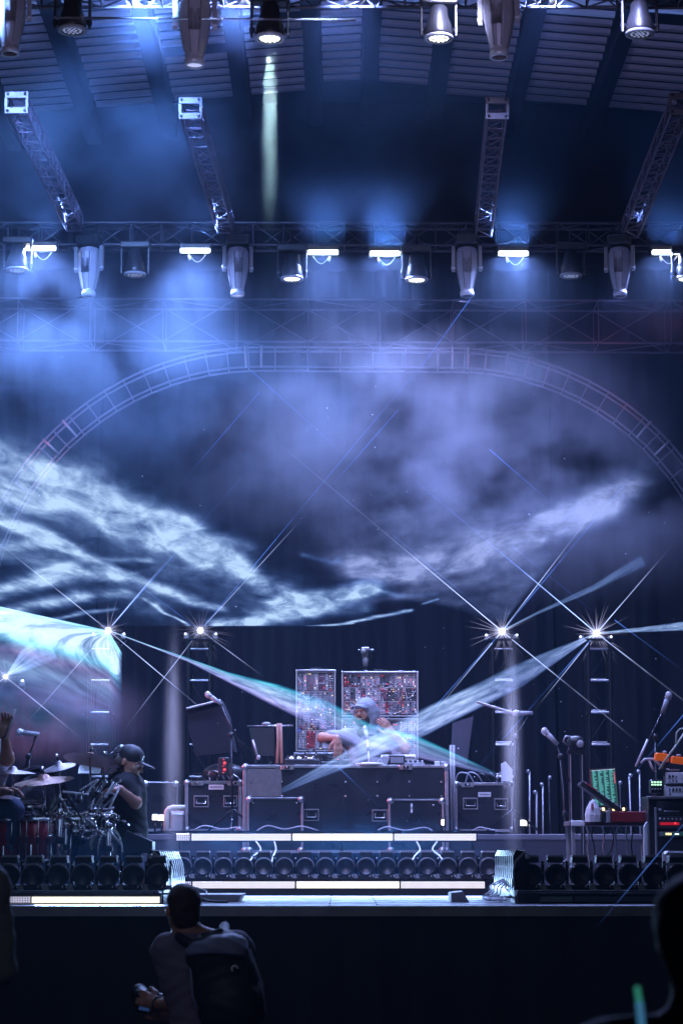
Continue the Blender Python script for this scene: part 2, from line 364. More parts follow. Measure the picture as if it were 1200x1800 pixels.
# ------------------------------------------------------------------ moving lights
RIB = mat('ribbed_housing', (.5, .48, .54), .33, .2, .15, 10, .1)
RING = mat('pale_ring', (.7, .7, .75), .3, .3)
LENSG = mat('glowing_lens', (.5, .5, .6), .2, 0, 0, 5, 0, emit=(.55, .6, 1), es=.9)
def mover(loc, label, sc=1., rz=0., lit=False, tilt=0.):
    # hung moving light: square base above, yoke arms, ribbed head narrowing down to a ringed lens
    t = thing('moving_light', label, 'stage light', loc, 'large moving lights hanging from the trusses', rz); t.scale = (sc,) * 3
    b = MB(); b.box((0, 0, .06), (.3, .24, .13), BLK, ch=.02); b.box((0, 0, .14), (.2, .1, .03), BLKM)
    for sx in (-1, 1): b.cyl((sx * .09, 0, .14), (sx * .09, 0, .26), .012, BLKM)
    b.build('base', t)
    for sx in (-1, 1):
        b = MB(); b.prism([(-.03, -.02), (.03, -.02), (.035, -.1), (.026, -.3), (.012, -.36), (-.012, -.36), (-.026, -.3), (-.035, -.1)], -.022, .022, GREYP, T4((sx * .178, 0, 0)) @ Matrix.Rotation(math.pi / 2, 4, 'Z'))
        b.cyl((sx * .155, 0, -.31), (sx * .205, 0, -.31), .026, RING, n=14); b.build('yoke_arm', t)
    h = MB()
    prof = [(.078, -.66), (.082, -.6), (.085, -.595), (.118, -.44), (.143, -.3), (.145, -.12), (.12, -.05), (.06, -.03)]
    h.lathe([(r, z) for r, z in prof], RIB, None, 12, False)
    for k in range(8):                                           # corner fins
        a = k * math.pi / 4 + math.pi / 8
        h.tube([(math.cos(a) * r * 1.02, math.sin(a) * r * 1.02, z) for r, z in prof[2:6]], .009, GREYP, 5)
    for k in range(9):                                           # cooling ribs on the front panel
        h.box((-.048 + k * .012, -.133, -.3), (.004, .03, .2), BLKM, RX(-.1))
    h.prism([(-.07, -.2), (.07, -.2), (.07, -.4), (.045, -.46), (-.045, -.46), (-.07, -.4)], -.134, -.12, GREYP, T4((0, .01, 0)) @ Matrix.Rotation(.08, 4, 'X'))
    head = h.build('head', t)
    r = MB(); r.lathe([(.07, -.695), (.09, -.7), (.094, -.66), (.09, -.63), (.08, -.625)], RING, None, 24, cap=False); r.lathe([(1e-5, -.68), (.072, -.682)], LENSG if lit else GLASS, None, 24)
    r.build('lens_ring', head)
    return t
mover(P(343, -14, 16), 'big pale ribbed moving light hanging at top left, pointing straight down', .82, .05, True)
mover(P(876, -22, 16) + Vector((0, 0, 0)), 'big shiny moving light hanging at top right of centre', .78, -.25, False)
mover(P(20, -25, 16) + Vector((0, 0, 0)), 'hazy moving light cut by the top left corner', .76, .1, False)
for x, lab in ((157, 'leftmost moving light of the rear row, veiled by smoke'), (418, 'second moving light of the rear row, with a bright lens'), (820, 'third moving light of the rear row, right of centre'), (1088, 'rightmost moving light of the rear row')):
    mover(P(x, 436, 20.9) + Vector((0, 0, .03)), lab, .72, random.uniform(-.3, .3), x == 418)
# round LED wash lights hanging with the lens plate facing down
LEDDOT = mat('led_dot', (.8, .8, .7), .4, 0, 0, 5, 0, emit=(1, .97, .85), es=5)
LEDDIM = mat('dim_led_dot', (.5, .5, .6), .4, 0, 0, 5, 0, emit=(.5, .6, 1), es=.35)
def par(loc, label, lit=True, sc=1.):
    t = thing('wash_light', label, 'stage light', loc, 'round LED wash lights hanging from the trusses'); t.scale = (sc,) * 3
    b = MB(); b.lathe([(.105, 0), (.11, .03), (.1, .1), (.075, .17), (.07, .24), (.05, .26)], BLK, None, 24); hd = b.build('housing', t)
    b = MB(); b.lathe([(.086, -.012), (.112, -.012), (.116, .004), (.108, .012)], RING if lit else GREYP, None, 28, cap=False); b.build('rim', t)
    b = MB(); b.lathe([(1e-5, -.002), (.1, -.002)], GREYP if lit else BLK, None, 20)
    for rr, n in ((0, 1), (.032, 6), (.066, 12)):
        for k in range(n): b.ell((rr * math.cos(6.283 * k / n), rr * math.sin(6.283 * k / n), -.004), (.0115, .0115, .006), LEDDOT if lit else LEDDIM, 8)
    b.build('led_plate', t)
    for sx in (-1, 1):
        b = MB(); b.box((sx * .135, 0, .14), (.022, .05, .26), BLK, ch=.006); b.cyl((sx * .11, 0, .06), (sx * .152, 0, .06), .022, BLKM, n=12); b.build('yoke_arm', t)
    b = MB(); b.box((0, 0, .3), (.3, .12, .07), BLK, ch=.012); b.cyl((0, 0, .33), (0, 0, .45), .014, BLKM); b.build('base', t)
    return t
for x, y, Yp, lit, lab, sc in ((474, 66, 16, 1, 'lit round wash light at top, left of centre, with a pale beam below it', 1), (771, 66, 16, 1, 'lit round wash light at top, right of centre', .95), (127, 52, 16, 0, 'unlit dim wash light at the far left of the top row', .95),
                          (1124, 58, 16, 0, 'unlit dark wash light at the far right of the top row', .95), (513, 489, 20.9, 1, 'small lit wash light of the rear row, left of centre', .98), (732, 491, 20.9, 1, 'small lit wash light of the rear row, right of centre', .98),
                          (1206, 489, 20.9, 1, 'small lit wash light of the rear row cut by the right edge', .95), (1003, 484, 20.9, 0, 'unlit wash light of the rear row, between the two right moving lights', .95), (237, 482, 20.9, 0, 'unlit wash light of the rear row, between the two left moving lights', .95), (30, 474, 20.9, 0, 'unlit wash light at the left end of the rear row', .95)):
    par(P(x, y, Yp), lab, lit, sc)
# strobe bars with a looped safety cable beneath
STROBE = mat('strobe_tube', (.9, .9, 1), .4, 0, 0, 5, 0, emit=(.85, .9, 1), es=9)
def strobe(p, label, w=.285):
    t = thing('strobe_light', label, 'strobe', p, 'bright strobe bars on the lighting trusses')
    b = MB(); b.box((0, .06, .03), (w + .03, .09, .1), BLK, ch=.01); b.build('housing', t)
    b = MB(); b.box((0, 0, 0), (w, .03, .042), STROBE, ch=.006); b.build('tube', t)
    b = MB(); s = random.choice((-1, 1)); b.tube([(s * (-.1 + .16 * k / 8), .03, -.03 - .075 * math.sin(math.pi * k / 8)) for k in range(9)], .0045, WHITEM, 6); b.build('safety_cable', t)
    b = MB(); b.ell((s * .055, .03, -.07), (.014, .014, .018), WHITEM, 8); b.cyl((s * .065, .03, -.03), (s * .065, .03, -.07), .006, WHITEM); b.build('clip', t)
    return t
for (x, y, Yp), lab in zip(STROBES, ('leftmost white strobe bar of the rear truss', 'second white strobe bar from the left, above the arch', 'left one of the close pair of strobe bars in the middle', 'right one of the close pair of strobe bars in the middle', 'fifth strobe bar, right of the middle pair', 'rightmost strobe bar at the picture edge')):
    strobe(P(x, y, Yp), lab)
for x, lab in ((-10, 'front strobe bar above the top left corner'), (250, 'front strobe bar left of the big pale moving light'), (415, 'front strobe bar above the lit left wash light'), (620, 'front strobe bar right of the middle'), (960, 'front strobe bar right of the shiny moving light')):
    strobe(P(x, -14, 16.1), lab)

# ------------------------------------------------------------------ haze, smoke
def volume_mat(name, col, dens, aniso=.2, noise=None, thr=.42, detail=5, gain=3.2):
    m = bpy.data.materials.new(name); m.use_nodes = True; n, l = m.node_tree.nodes, m.node_tree.links
    n.clear(); out = n.new('ShaderNodeOutputMaterial'); pv = n.new('ShaderNodeVolumePrincipled')
    pv.inputs['Color'].default_value = (*col, 1); pv.inputs['Anisotropy'].default_value = aniso; pv.inputs['Density'].default_value = dens
    l.new(pv.outputs[0], out.inputs['Volume'])
    if noise:
        tc = n.new('ShaderNodeTexCoord'); ge = n.new('ShaderNodeNewGeometry'); oi = n.new('ShaderNodeObjectInfo')
        nz = n.new('ShaderNodeTexNoise'); nz.noise_dimensions = '3D'; nz.inputs['Scale'].default_value = 1; nz.inputs['Detail'].default_value = detail; nz.inputs['Roughness'].default_value = .58; nz.inputs['Distortion'].default_value = .15
        mp = n.new('ShaderNodeMapping'); mp.inputs['Scale'].default_value = noise; mp.inputs['Rotation'].default_value = (0, .25, 0)
        l.new(ge.outputs['Position'], mp.inputs['Vector']); l.new(mp.outputs[0], nz.inputs['Vector'])
        a = n.new('ShaderNodeMath'); a.operation = 'SUBTRACT'; a.inputs[1].default_value = thr; l.new(nz.outputs['Fac'], a.inputs[0])
        g = n.new('ShaderNodeMath'); g.operation = 'MULTIPLY'; g.inputs[1].default_value = gain; g.use_clamp = True; l.new(a.outputs[0], g.inputs[0])
        ln = n.new('ShaderNodeVectorMath'); ln.operation = 'LENGTH'; l.new(tc.outputs['Object'], ln.inputs[0])
        mr = n.new('ShaderNodeMapRange'); mr.interpolation_type = 'SMOOTHSTEP'; mr.inputs['From Min'].default_value = 1; mr.inputs['From Max'].default_value = .15; l.new(ln.outputs['Value'], mr.inputs['Value'])
        p1 = n.new('ShaderNodeMath'); p1.operation = 'MULTIPLY'; l.new(g.outputs[0], p1.inputs[0]); l.new(mr.outputs['Result'], p1.inputs[1])
        p2 = n.new('ShaderNodeMath'); p2.operation = 'MULTIPLY'; p2.inputs[1].default_value = dens; l.new(p1.outputs[0], p2.inputs[0]); l.new(p2.outputs[0], pv.inputs['Density'])
    m.volume_intersection_method if hasattr(m, 'volume_intersection_method') else None
    return m
b = MB(); b.box((0, 18, 5.2), (32, 40, 13.4), volume_mat('haze_air', (.4, .66, 1), .0022, .3)); tag(b.build('haze'), kind='stuff')
def smoke(px, py, Y, rx, rz, ry, m):
    k = FPX / Y; b = MB(); b.ell((0, 0, 0), (1, 1, 1), m, 24); o = b.build('smoke'); o.location = P(px, py, Y); o.scale = (rx / k, ry, rz / k)
    tag(o, kind='stuff')
SM_B = volume_mat('smoke_blue', (.5, .74, 1), .8, .2, (1.1, .7, 1.2), .40, gain=2.8, detail=9)
SM_L = volume_mat('smoke_lilac', (.84, .86, 1), .62, .2, (1.1, .7, 1.5), .385, gain=2.7, detail=9)
SM_W = volume_mat('smoke_wide', (.6, .78, 1), .3, .2, (.9, .6, 1.), .42, gain=3.2)
SM_F = volume_mat('smoke_floor', (.16, .56, 1), .34, .2, (1.2, .8, 1.6), .3, gain=2, detail=3)
SM_H = volume_mat('smoke_thin', (.6, .78, 1), .06, .2, (.5, .4, .8), .3, gain=2, detail=2)
SM_C = volume_mat('shaft_smoke', (.8, .86, 1), .5, .1, (2, 2, .8), .25, gain=2.5, detail=3)  # narrow smoke added along the spots so that the light shafts show
for a in ((304, 1320, 17.9, 26, 260, .12, SM_C), (899, 1330, 18.2, 27, 250, .12, SM_C), (474, 195, 16.0, 38, 230, .16, SM_C), (230, 260, 18., 380, 300, 1., SM_B), (130, 590, 20.2, 430, 240, .9, SM_B), (110, 1260, 18.3, 190, 110, .5, SM_L), (640, 220, 18.8, 560, 300, .9, SM_W), (700, 770, 20.9, 560, 280, .7, SM_L), (400, 720, 21.2, 380, 190, .5, SM_B),
          (960, 900, 20.6, 480, 200, .6, SM_L), (1000, 520, 21.4, 480, 160, .45, SM_W), (600, 450, 20.8, 1000, 170, 1.0, SM_H), (600, 0, 16.7, 1000, 210, 1.0, SM_H), (330, 10, 16.6, 420, 150, .7, SM_B), (560, 1515, 17.7, 440, 110, .5, SM_F), (120, 1520, 15, 330, 90, .5, SM_F)):
    smoke(*a)
# ------------------------------------------------------------------ lasers: units, fans of light, lens star streaks
def light_mat(name, col_lo, col_hi, strength, contrast=1., nscale=3., stretch=(1, 1, 1), tint=False):  # glow of laser-lit smoke, painted as emission from the vertex density
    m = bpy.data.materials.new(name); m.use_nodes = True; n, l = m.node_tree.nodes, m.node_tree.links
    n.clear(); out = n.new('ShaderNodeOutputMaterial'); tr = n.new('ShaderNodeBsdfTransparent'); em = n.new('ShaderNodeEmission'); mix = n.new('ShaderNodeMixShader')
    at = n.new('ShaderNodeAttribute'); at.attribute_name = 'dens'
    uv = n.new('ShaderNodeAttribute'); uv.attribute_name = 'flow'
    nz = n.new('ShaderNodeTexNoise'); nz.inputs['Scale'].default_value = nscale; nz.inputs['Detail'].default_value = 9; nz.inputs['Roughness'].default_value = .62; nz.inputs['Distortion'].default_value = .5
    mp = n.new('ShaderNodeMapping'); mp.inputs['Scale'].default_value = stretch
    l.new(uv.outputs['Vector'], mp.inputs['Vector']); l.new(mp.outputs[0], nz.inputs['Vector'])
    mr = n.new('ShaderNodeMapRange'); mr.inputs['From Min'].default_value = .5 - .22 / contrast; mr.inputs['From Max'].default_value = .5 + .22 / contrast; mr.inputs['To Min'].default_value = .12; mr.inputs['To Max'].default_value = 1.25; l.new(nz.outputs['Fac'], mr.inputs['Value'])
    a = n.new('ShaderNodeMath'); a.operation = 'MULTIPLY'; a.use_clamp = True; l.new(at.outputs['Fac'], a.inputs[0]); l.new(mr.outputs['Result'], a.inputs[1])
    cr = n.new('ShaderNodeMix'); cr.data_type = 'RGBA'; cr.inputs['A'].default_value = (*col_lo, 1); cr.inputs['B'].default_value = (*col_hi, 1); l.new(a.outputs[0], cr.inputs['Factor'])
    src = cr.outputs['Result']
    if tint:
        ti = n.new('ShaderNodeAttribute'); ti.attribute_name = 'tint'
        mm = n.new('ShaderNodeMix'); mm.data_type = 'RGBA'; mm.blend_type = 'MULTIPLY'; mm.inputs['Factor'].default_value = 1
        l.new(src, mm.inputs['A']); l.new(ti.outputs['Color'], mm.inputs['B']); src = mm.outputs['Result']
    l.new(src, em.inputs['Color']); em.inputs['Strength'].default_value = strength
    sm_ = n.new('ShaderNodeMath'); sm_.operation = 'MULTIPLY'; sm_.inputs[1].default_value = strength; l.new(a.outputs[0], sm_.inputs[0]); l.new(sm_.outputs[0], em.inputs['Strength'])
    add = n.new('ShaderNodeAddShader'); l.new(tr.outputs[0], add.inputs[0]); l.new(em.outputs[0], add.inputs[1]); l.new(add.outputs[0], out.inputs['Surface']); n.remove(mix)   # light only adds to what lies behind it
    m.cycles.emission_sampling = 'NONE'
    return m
def PZ(px, py, z):                      # where the line of sight meets the level z
    d = P(px, py, 1.0) - Vector((0, 0, CAMZ)); return Vector((0, 0, CAMZ)) + d * ((z - CAMZ) / d.z)
def vnoise(x, y, seed, oct=5):          # value noise for the smoke lying in the light
    rs = np.random.RandomState(seed); out = np.zeros_like(x); amp = 1.; tot = 0
    for o in range(oct):
        g = rs.rand(64, 64); xi, yi = np.floor(x).astype(int), np.floor(y).astype(int); fx, fy = x - xi, y - yi
        fx, fy = fx * fx * (3 - 2 * fx), fy * fy * (3 - 2 * fy)
        G = lambda i, j: g[(xi + i) % 64, (yi + j) % 64]
        out += amp * ((G(0, 0) * (1 - fx) + G(1, 0) * fx) * (1 - fy) + (G(0, 1) * (1 - fx) + G(1, 1) * fx) * fy)
        tot += amp; amp *= .55; x, y = x * 2.03 + 7.1, y * 2.03 + 3.7
    return out / tot
def grid_mesh(name, X, Yv, Z, dens, flow, tint, m):
    h, w = X.shape; me = bpy.data.meshes.new(name)
    vs = np.stack([X, Yv, Z], -1).reshape(-1, 3); idx = np.arange(h * w).reshape(h, w)
    q = np.stack([idx[:-1, :-1], idx[:-1, 1:], idx[1:, 1:], idx[1:, :-1]], -1).reshape(-1, 4)
    df = dens.reshape(-1); q = q[(df[q].max(1) > .004)]
    used = np.unique(q); re = -np.ones(h * w, int); re[used] = np.arange(len(used))
    me.from_pydata(vs[used].tolist(), [], re[q].tolist()); me.materials.append(m)
    a = me.attributes.new('dens', 'FLOAT', 'POINT'); a.data.foreach_set('value', df[used].astype(np.float32))
    a = me.attributes.new('flow', 'FLOAT_VECTOR', 'POINT'); a.data.foreach_set('vector', flow.reshape(-1, 3)[used].astype(np.float32).ravel())
    if tint is not None:
        c = np.concatenate([tint.reshape(-1, 3)[used], np.ones((len(used), 1))], 1)
        a = me.attributes.new('tint', 'FLOAT_COLOR', 'POINT'); a.data.foreach_set('color', c.astype(np.float32).ravel())
    o = bpy.data.objects.new(name, me); COL.objects.link(o); return o
SRC = {'a': P(190, 1108, 22), 'b': P(352, 1108, 22), 'c': P(882, 1110, 22), 'd': P(1048, 1113, 22), 'e': P(10, 1190, 21)}
ZS = 4.02
def sheet(x0, x1, y0, y1, wisps, seed, m, base=None, warp=.26, tilt=0.):
    n = 420; X, Yv = np.meshgrid(np.linspace(x0, x1, n), np.linspace(y0, y1, n))
    zz = ZS + .0 * X
    wx = X + warp * (vnoise(X * .9 + 11, Yv * .45 + 5, seed) - .5) + .16 * warp * (vnoise(X * 5 + 1, Yv * 2.2 + 5, seed + 1) - .5)
    wy = Yv + warp * 2.2 * (vnoise(X * .9 + 31, Yv * .45 + 9, seed + 2) - .5) + .4 * warp * (vnoise(X * 5 + 21, Yv * 2.2 + 5, seed + 3) - .5)
    D = np.zeros_like(X)
    for pts, w, s in wisps:
        W3 = [PZ(a, b, ZS) for a, b in pts]
        best = np.full_like(X, 1e9)
        for p, q in zip(W3[:-1], W3[1:]):
            # widths are given across the sheet; distance along the depth counts less the further it reaches away
            sy = 22. / 60 * .5
            ax, ay, bx, by = p.x, p.y * sy, q.x, q.y * sy
            dx, dy = bx - ax, by - ay; t = np.clip(((wx - ax) * dx + (wy * sy - ay) * dy) / (dx * dx + dy * dy), 0, 1)
            best = np.minimum(best, np.hypot(wx - ax - t * dx, wy * sy - ay - t * dy))
        D += s * np.exp(-(best / w) ** 2)
    ea, eb = PZ(0, 830, ZS), PZ(500, 1060, ZS) if seed == 3 else PZ(1000, 900, ZS); ea = ea if seed == 3 else PZ(650, 1010, ZS); e = (eb - ea).normalized()
    al, ac = X * e.x + Yv * e.y, X * e.y - Yv * e.x
    n1 = vnoise(X * 2.2 + 3 + .8 * vnoise(X * 1.6, Yv * .4, 5, 4), Yv * .42 + .7 * vnoise(X * 3, Yv * .8, 15, 4), seed + 5, 8)
    D *= np.clip(.5 + 2.0 * (n1 - .34), 0.05, 1.5)
    if base is not None: D += base(X, Yv)
    D *= np.clip((22 - Yv) / .05, 0, 1)
    D = np.clip(D * 1.5, 0, 1.15); D *= .75 + .5 * vnoise(X * 16, Yv * 3, seed + 12, 5); D[D < .01] = 0
    return grid_mesh('laser_sheet', X, Yv, zz, D, np.stack([X, Yv * .24, zz], -1), None, m)
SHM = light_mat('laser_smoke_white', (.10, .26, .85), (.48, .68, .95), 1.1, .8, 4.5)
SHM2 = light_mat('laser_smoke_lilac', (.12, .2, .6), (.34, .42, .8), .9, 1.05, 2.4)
o = sheet(-3.6, 1.6, 10.5, 22, [
    ([(-80, 808), (0, 818), (100, 838), (170, 862), (240, 900), (300, 930)], .15, 1.0), ([(230, 905), (300, 930), (350, 960), (400, 988), (445, 1020), (500, 1052), (535, 1066)], .11, 1.15),
    ([(-40, 835), (120, 865), (230, 925), (330, 972)], .2, .55), ([(200, 925), (300, 950), (350, 975)], .09, .8), ([(300, 905), (370, 945), (430, 960)], .07, .4),
    ([(-40, 900), (0, 913), (55, 938), (104, 960)], .075, 1.1), ([(100, 955), (200, 1003), (300, 1044), (388, 1070)], .062, .8), ([(248, 1052), (300, 1080), (352, 1106)], .02, 1.1),
    ([(-30, 975), (50, 962), (110, 960)], .05, .5), ([(-30, 1052), (60, 1021), (130, 1005), (205, 1012)], .075, 1.0), ([(-10, 1085), (60, 1066), (150, 1045), (215, 1040)], .062, .7), ([(60, 1100), (140, 1076), (200, 1068)], .022, .4), ([(60, 1010), (150, 985), (260, 985)], .03, .45),
    ([(398, 1101), (470, 1091), (540, 1075), (600, 1055), (655, 1038)], .08, 1.25), ([(480, 1062), (560, 1046), (640, 1030)], .07, .9), ([(560, 1102), (650, 1088), (728, 1074)], .02, 1.0), ([(500, 1103), (620, 1096)], .012, .9), ([(745, 1062), (775, 1053)], .012, .7),
    ([(540, 975), (585, 990), (600, 985)], .03, .35), ([(620, 1025), (700, 1050), (760, 1045)], .03, .3), ([(0, 870), (150, 900), (350, 1000), (480, 1060)], .34, .26), ([(0, 960), (120, 1000), (260, 1060)], .2, .3), ([(440, 1080), (640, 1070)], .08, .3)],
    3, SHM, base=lambda X, Yv: .03 * np.exp(-((X + 1.9) / 1.3) ** 2))
tag(o, 'wide sheet of white laser light on drifting smoke above the left and middle', 'laser light', 'sheets of laser light')
def right_base(X, Yv):
    s = SRC['c']; ang = np.arctan2(X - s.x, s.y - Yv); e1, e0 = PZ(1075, 875, ZS), PZ(560, 1000, ZS)
    a1, a0 = math.atan2(e1.x - s.x, s.y - e1.y), math.atan2(e0.x - s.x, s.y - e0.y)
    r = np.hypot(X - s.x, Yv - s.y)
    return .26 * np.clip((a1 - ang) / .02, 0, 1) * np.clip((ang - a0) / .3, 0, 1) * np.clip((9 - r) / 4, 0, 1)
o = sheet(-.9, 3.2, 11, 22, [([(640, 1012), (740, 995), (860, 965), (960, 925), (1050, 890)], .15, .75), ([(600, 985), (650, 1020), (740, 1010), (850, 985)], .13, .45), ([(700, 900), (800, 935), (930, 925)], .3, .2),
    ([(700, 1050), (780, 1030), (860, 1010)], .07, .3), ([(960, 905), (1020, 885), (1065, 868)], .09, .4), ([(600, 1070), (700, 1050), (800, 1060)], .05, .2)], 21, SHM2, base=right_base)
o.location.z += .015
tag(o, 'slanting sheet of lilac laser light fanning up and left from the laser right of centre', 'laser light', 'sheets of laser light')
def ribbon(pts, m, seed, tints=None, edge=.18, gain=1., noise=.5, streak=9.):
    # a fan of laser light seen nearly edge on: centre line and half width in metres, from the laser outwards
    n, w = 160, 40; C = [P(x, y, Y) for x, y, hw, Y, s in pts]
    cum = [0]
    for a, b_ in zip(C[:-1], C[1:]): cum.append(cum[-1] + (b_ - a).length)
    t = np.linspace(0, cum[-1], n); cx = [np.interp(t, cum, [c[i] for c in C]) for i in range(3)]
    hw = np.interp(t, cum, [p[2] / (FPX / p[3]) for p in pts]); st = np.interp(t, cum, [p[4] for p in pts])
    d = (C[-1] - C[0]).normalized(); up = d.cross(Vector((0, 1, .0))).normalized()
    if up.z < 0: up = -up
    up = (up + Vector((0, .25, 0))).normalized()
    v = np.linspace(-1, 1, w); T, V = np.meshgrid(t, v, indexing='ij'); H = hw[:, None] * np.ones_like(V)
    X = cx[0][:, None] + H * V * up.x; Yv = cx[1][:, None] + H * V * up.y; Z = cx[2][:, None] + H * V * up.z
    D = st[:, None] * np.clip((1 - np.abs(V)) / edge, 0, 1) ** .8
    D *= np.clip(1 - noise + 2 * noise * vnoise(T * 1.3 + 5, (V + 1) * streak / 2 + .6 * vnoise(T * 3, V * 2 + 9, seed + 3), seed, 4), 0, 1.5)
    D = np.clip(D * gain, 0, 1)
    ti = None
    if tints:
        ks = [k for k, c in tints]; ti = np.stack([np.interp(V, ks, [c[i] for k, c in tints]) for i in range(3)], -1)
    return grid_mesh('laser_sheet', X, Yv, Z, D, np.stack([T * .7, V * .6, T * 0], -1), ti, m)
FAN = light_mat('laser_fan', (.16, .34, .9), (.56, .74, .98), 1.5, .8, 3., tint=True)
def RB(label, *a, **k): tag(ribbon(*a, **k), label, 'laser light', 'sheets of laser light')
CY, PK, WH = (.28, 1.35, 1.05), (1.35, .7, .95), (1, 1, 1)
RB('long ribbon of cyan and pink laser light crossing down in front of the musician', [(192, 1109, 1, 22, 1), (270, 1138, 1.5, 21.5, .9), (330, 1160, 3.5, 21, .6), (400, 1190, 9, 20.5, .8), (480, 1220, 20, 20, .8), (560, 1252, 27, 19.3, .62), (640, 1292, 24, 18.95, .5), (720, 1310, 22, 18.85, .62), (790, 1333, 13, 18.8, .5), (870, 1362, 4, 18.8, .15)],
   FAN, 4, [(-1, PK), (-.5, (1.1, .9, 1.1)), (0, WH), (.55, (.75, 1.1, 1.05)), (.8, CY), (1, (.1, 1.1, .9))], edge=.3, noise=.2)
RB('broad blue white ribbon of laser light falling from the right tower across the flight case', [(1047, 1114, 1, 22, 1), (985, 1147, 11, 21.5, .45), (910, 1188, 22, 20.8, .38), (860, 1214, 22, 20.2, .6), (790, 1247, 23, 19.8, .75), (730, 1277, 24, 19.4, .72), (660, 1311, 20, 18.9, .62), (590, 1345, 13, 18.8, .55), (545, 1366, 9, 18.8, .4), (495, 1391, 4, 18.8, .15)], FAN, 9, None and [] or [(-1, (1.05, .95, 1.1)), (1, WH)], edge=.3, noise=.28)
RB('pale wedge of laser light opening to the right edge from the right tower', [(1050, 1113, 1, 22, .9), (1100, 1109, 4, 21, .6), (1160, 1104, 8, 20, .55), (1260, 1095, 15, 18, .5)], FAN, 11, [(-1, WH), (1, WH)], edge=.3)
def left_veil():
    n = 150; U, V = np.meshgrid(np.linspace(0, 1, n), np.linspace(0, 1, n), indexing='ij')      # U: from the left edge to the laser, V: from the top edge down
    px = -70 + 284 * U; top = 1050 + (px + 70) / 260 * 58; top = np.where(px > 190, 1108 + (px - 190) * 1.6, top); v = V * 235; py = top + v
    Yd_ = 18.6 + 3.2 * U - .8 * V; X = np.zeros_like(U); Z = np.zeros_like(U)
    for a in range(n):
        for b_ in range(n): q = P(px[a, b_], py[a, b_], Yd_[a, b_]); X[a, b_], Z[a, b_] = q.x, q.z
    ang = np.arctan2(v + 1, np.abs(px - 190) + 20)
    st = .8 + .35 * vnoise(ang * 14 + 3, U * 2.2 + 5, 41, 4); fade = np.clip((216 - px) / (8 + .16 * v), 0, 1) ** 1.3
    wband = 45 + 20 * U
    D = (1.25 * np.exp(-(v / wband) ** 4) * st + .26 * np.exp(-((v - 95) / 55) ** 2) * (.5 + 1. * vnoise(U * 5, V * 9, 7, 3)) + .10 * (.4 + 1.2 * vnoise(U * 3 + 2, V * 5, 9, 3))) * fade * np.clip((235 - v) / 60, 0, 1) * np.clip(v / 1.5, 0, 1)
    c0, c1, c2, c3, c4 = np.array((.95, 1.02, 1.0)), np.array((.6, 1.12, 1.05)), np.array((1.35, .8, .9)), np.array((.75, .75, .95)), np.array((.4, .85, .8))
    ks = [0, 14, 40, 62, 78, 105, 150, 185, 235]; cs = [c1 * 1.2, c0, c0 * 1.1, c1, c2, c0, c3, c4, c2 * .8]
    T = np.stack([np.interp(v + 6 * np.sin(U * 4), ks, [c[i_] for c in cs]) for i_ in range(3)], -1)
    return grid_mesh('laser_sheet', X, Yd_, Z, np.clip(D * 1.5, 0, 1.4), np.stack([ang * 5 * np.exp(-v / 55), U * .6, V * 1.2], -1), T, FAN)
tag(left_veil(), 'very bright white fan of laser light with a pink veil below, at the left', 'laser light', 'sheets of laser light')
RB('small blue fan of laser light rising from the low laser at far left', [(11, 1188, 1, 21, .8), (45, 1160, 22, 20.8, .5), (90, 1135, 30, 20.6, .35)], FAN, 19, [(-1, WH), (1, WH)], edge=.2)
RB('thin pale ribbon of laser light rising to the right from the laser right of centre', [(884, 1108, 1, 22, .8), (950, 1075, 3, 21.5, .3), (1040, 1035, 6, 21, .28), (1130, 985, 12, 20.4, .16)], FAN, 23, [(-1, WH), (1, WH)], edge=.4)
# star streaks of the lens filter, built as glowing tubes
def streak_mat(name, col, s):
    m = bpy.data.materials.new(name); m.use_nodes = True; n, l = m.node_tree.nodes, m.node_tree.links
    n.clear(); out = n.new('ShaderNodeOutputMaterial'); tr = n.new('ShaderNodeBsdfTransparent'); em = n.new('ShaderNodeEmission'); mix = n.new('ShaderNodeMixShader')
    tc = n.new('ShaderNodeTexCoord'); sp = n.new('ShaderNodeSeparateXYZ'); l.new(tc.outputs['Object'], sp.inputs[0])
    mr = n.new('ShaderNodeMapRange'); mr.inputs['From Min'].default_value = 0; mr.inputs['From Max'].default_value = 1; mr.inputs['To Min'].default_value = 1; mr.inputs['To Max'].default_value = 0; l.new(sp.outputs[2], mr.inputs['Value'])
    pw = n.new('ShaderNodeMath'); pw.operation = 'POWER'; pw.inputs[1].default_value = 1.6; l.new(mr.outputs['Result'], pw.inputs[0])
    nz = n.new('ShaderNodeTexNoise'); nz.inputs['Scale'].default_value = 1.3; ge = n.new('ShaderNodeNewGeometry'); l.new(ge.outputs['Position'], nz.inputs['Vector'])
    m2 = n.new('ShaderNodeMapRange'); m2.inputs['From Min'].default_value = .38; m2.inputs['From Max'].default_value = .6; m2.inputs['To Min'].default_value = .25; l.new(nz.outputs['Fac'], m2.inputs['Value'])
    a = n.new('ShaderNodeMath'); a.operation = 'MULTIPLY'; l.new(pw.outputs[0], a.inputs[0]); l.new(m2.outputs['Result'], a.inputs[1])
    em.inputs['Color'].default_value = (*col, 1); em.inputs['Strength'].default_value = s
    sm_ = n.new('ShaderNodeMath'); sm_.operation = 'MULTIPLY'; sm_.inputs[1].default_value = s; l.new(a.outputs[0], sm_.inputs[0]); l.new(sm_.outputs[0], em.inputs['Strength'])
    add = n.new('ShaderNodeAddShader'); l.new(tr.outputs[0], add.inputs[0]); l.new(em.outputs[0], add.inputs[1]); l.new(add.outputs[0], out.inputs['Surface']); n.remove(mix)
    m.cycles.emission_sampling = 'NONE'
    return m
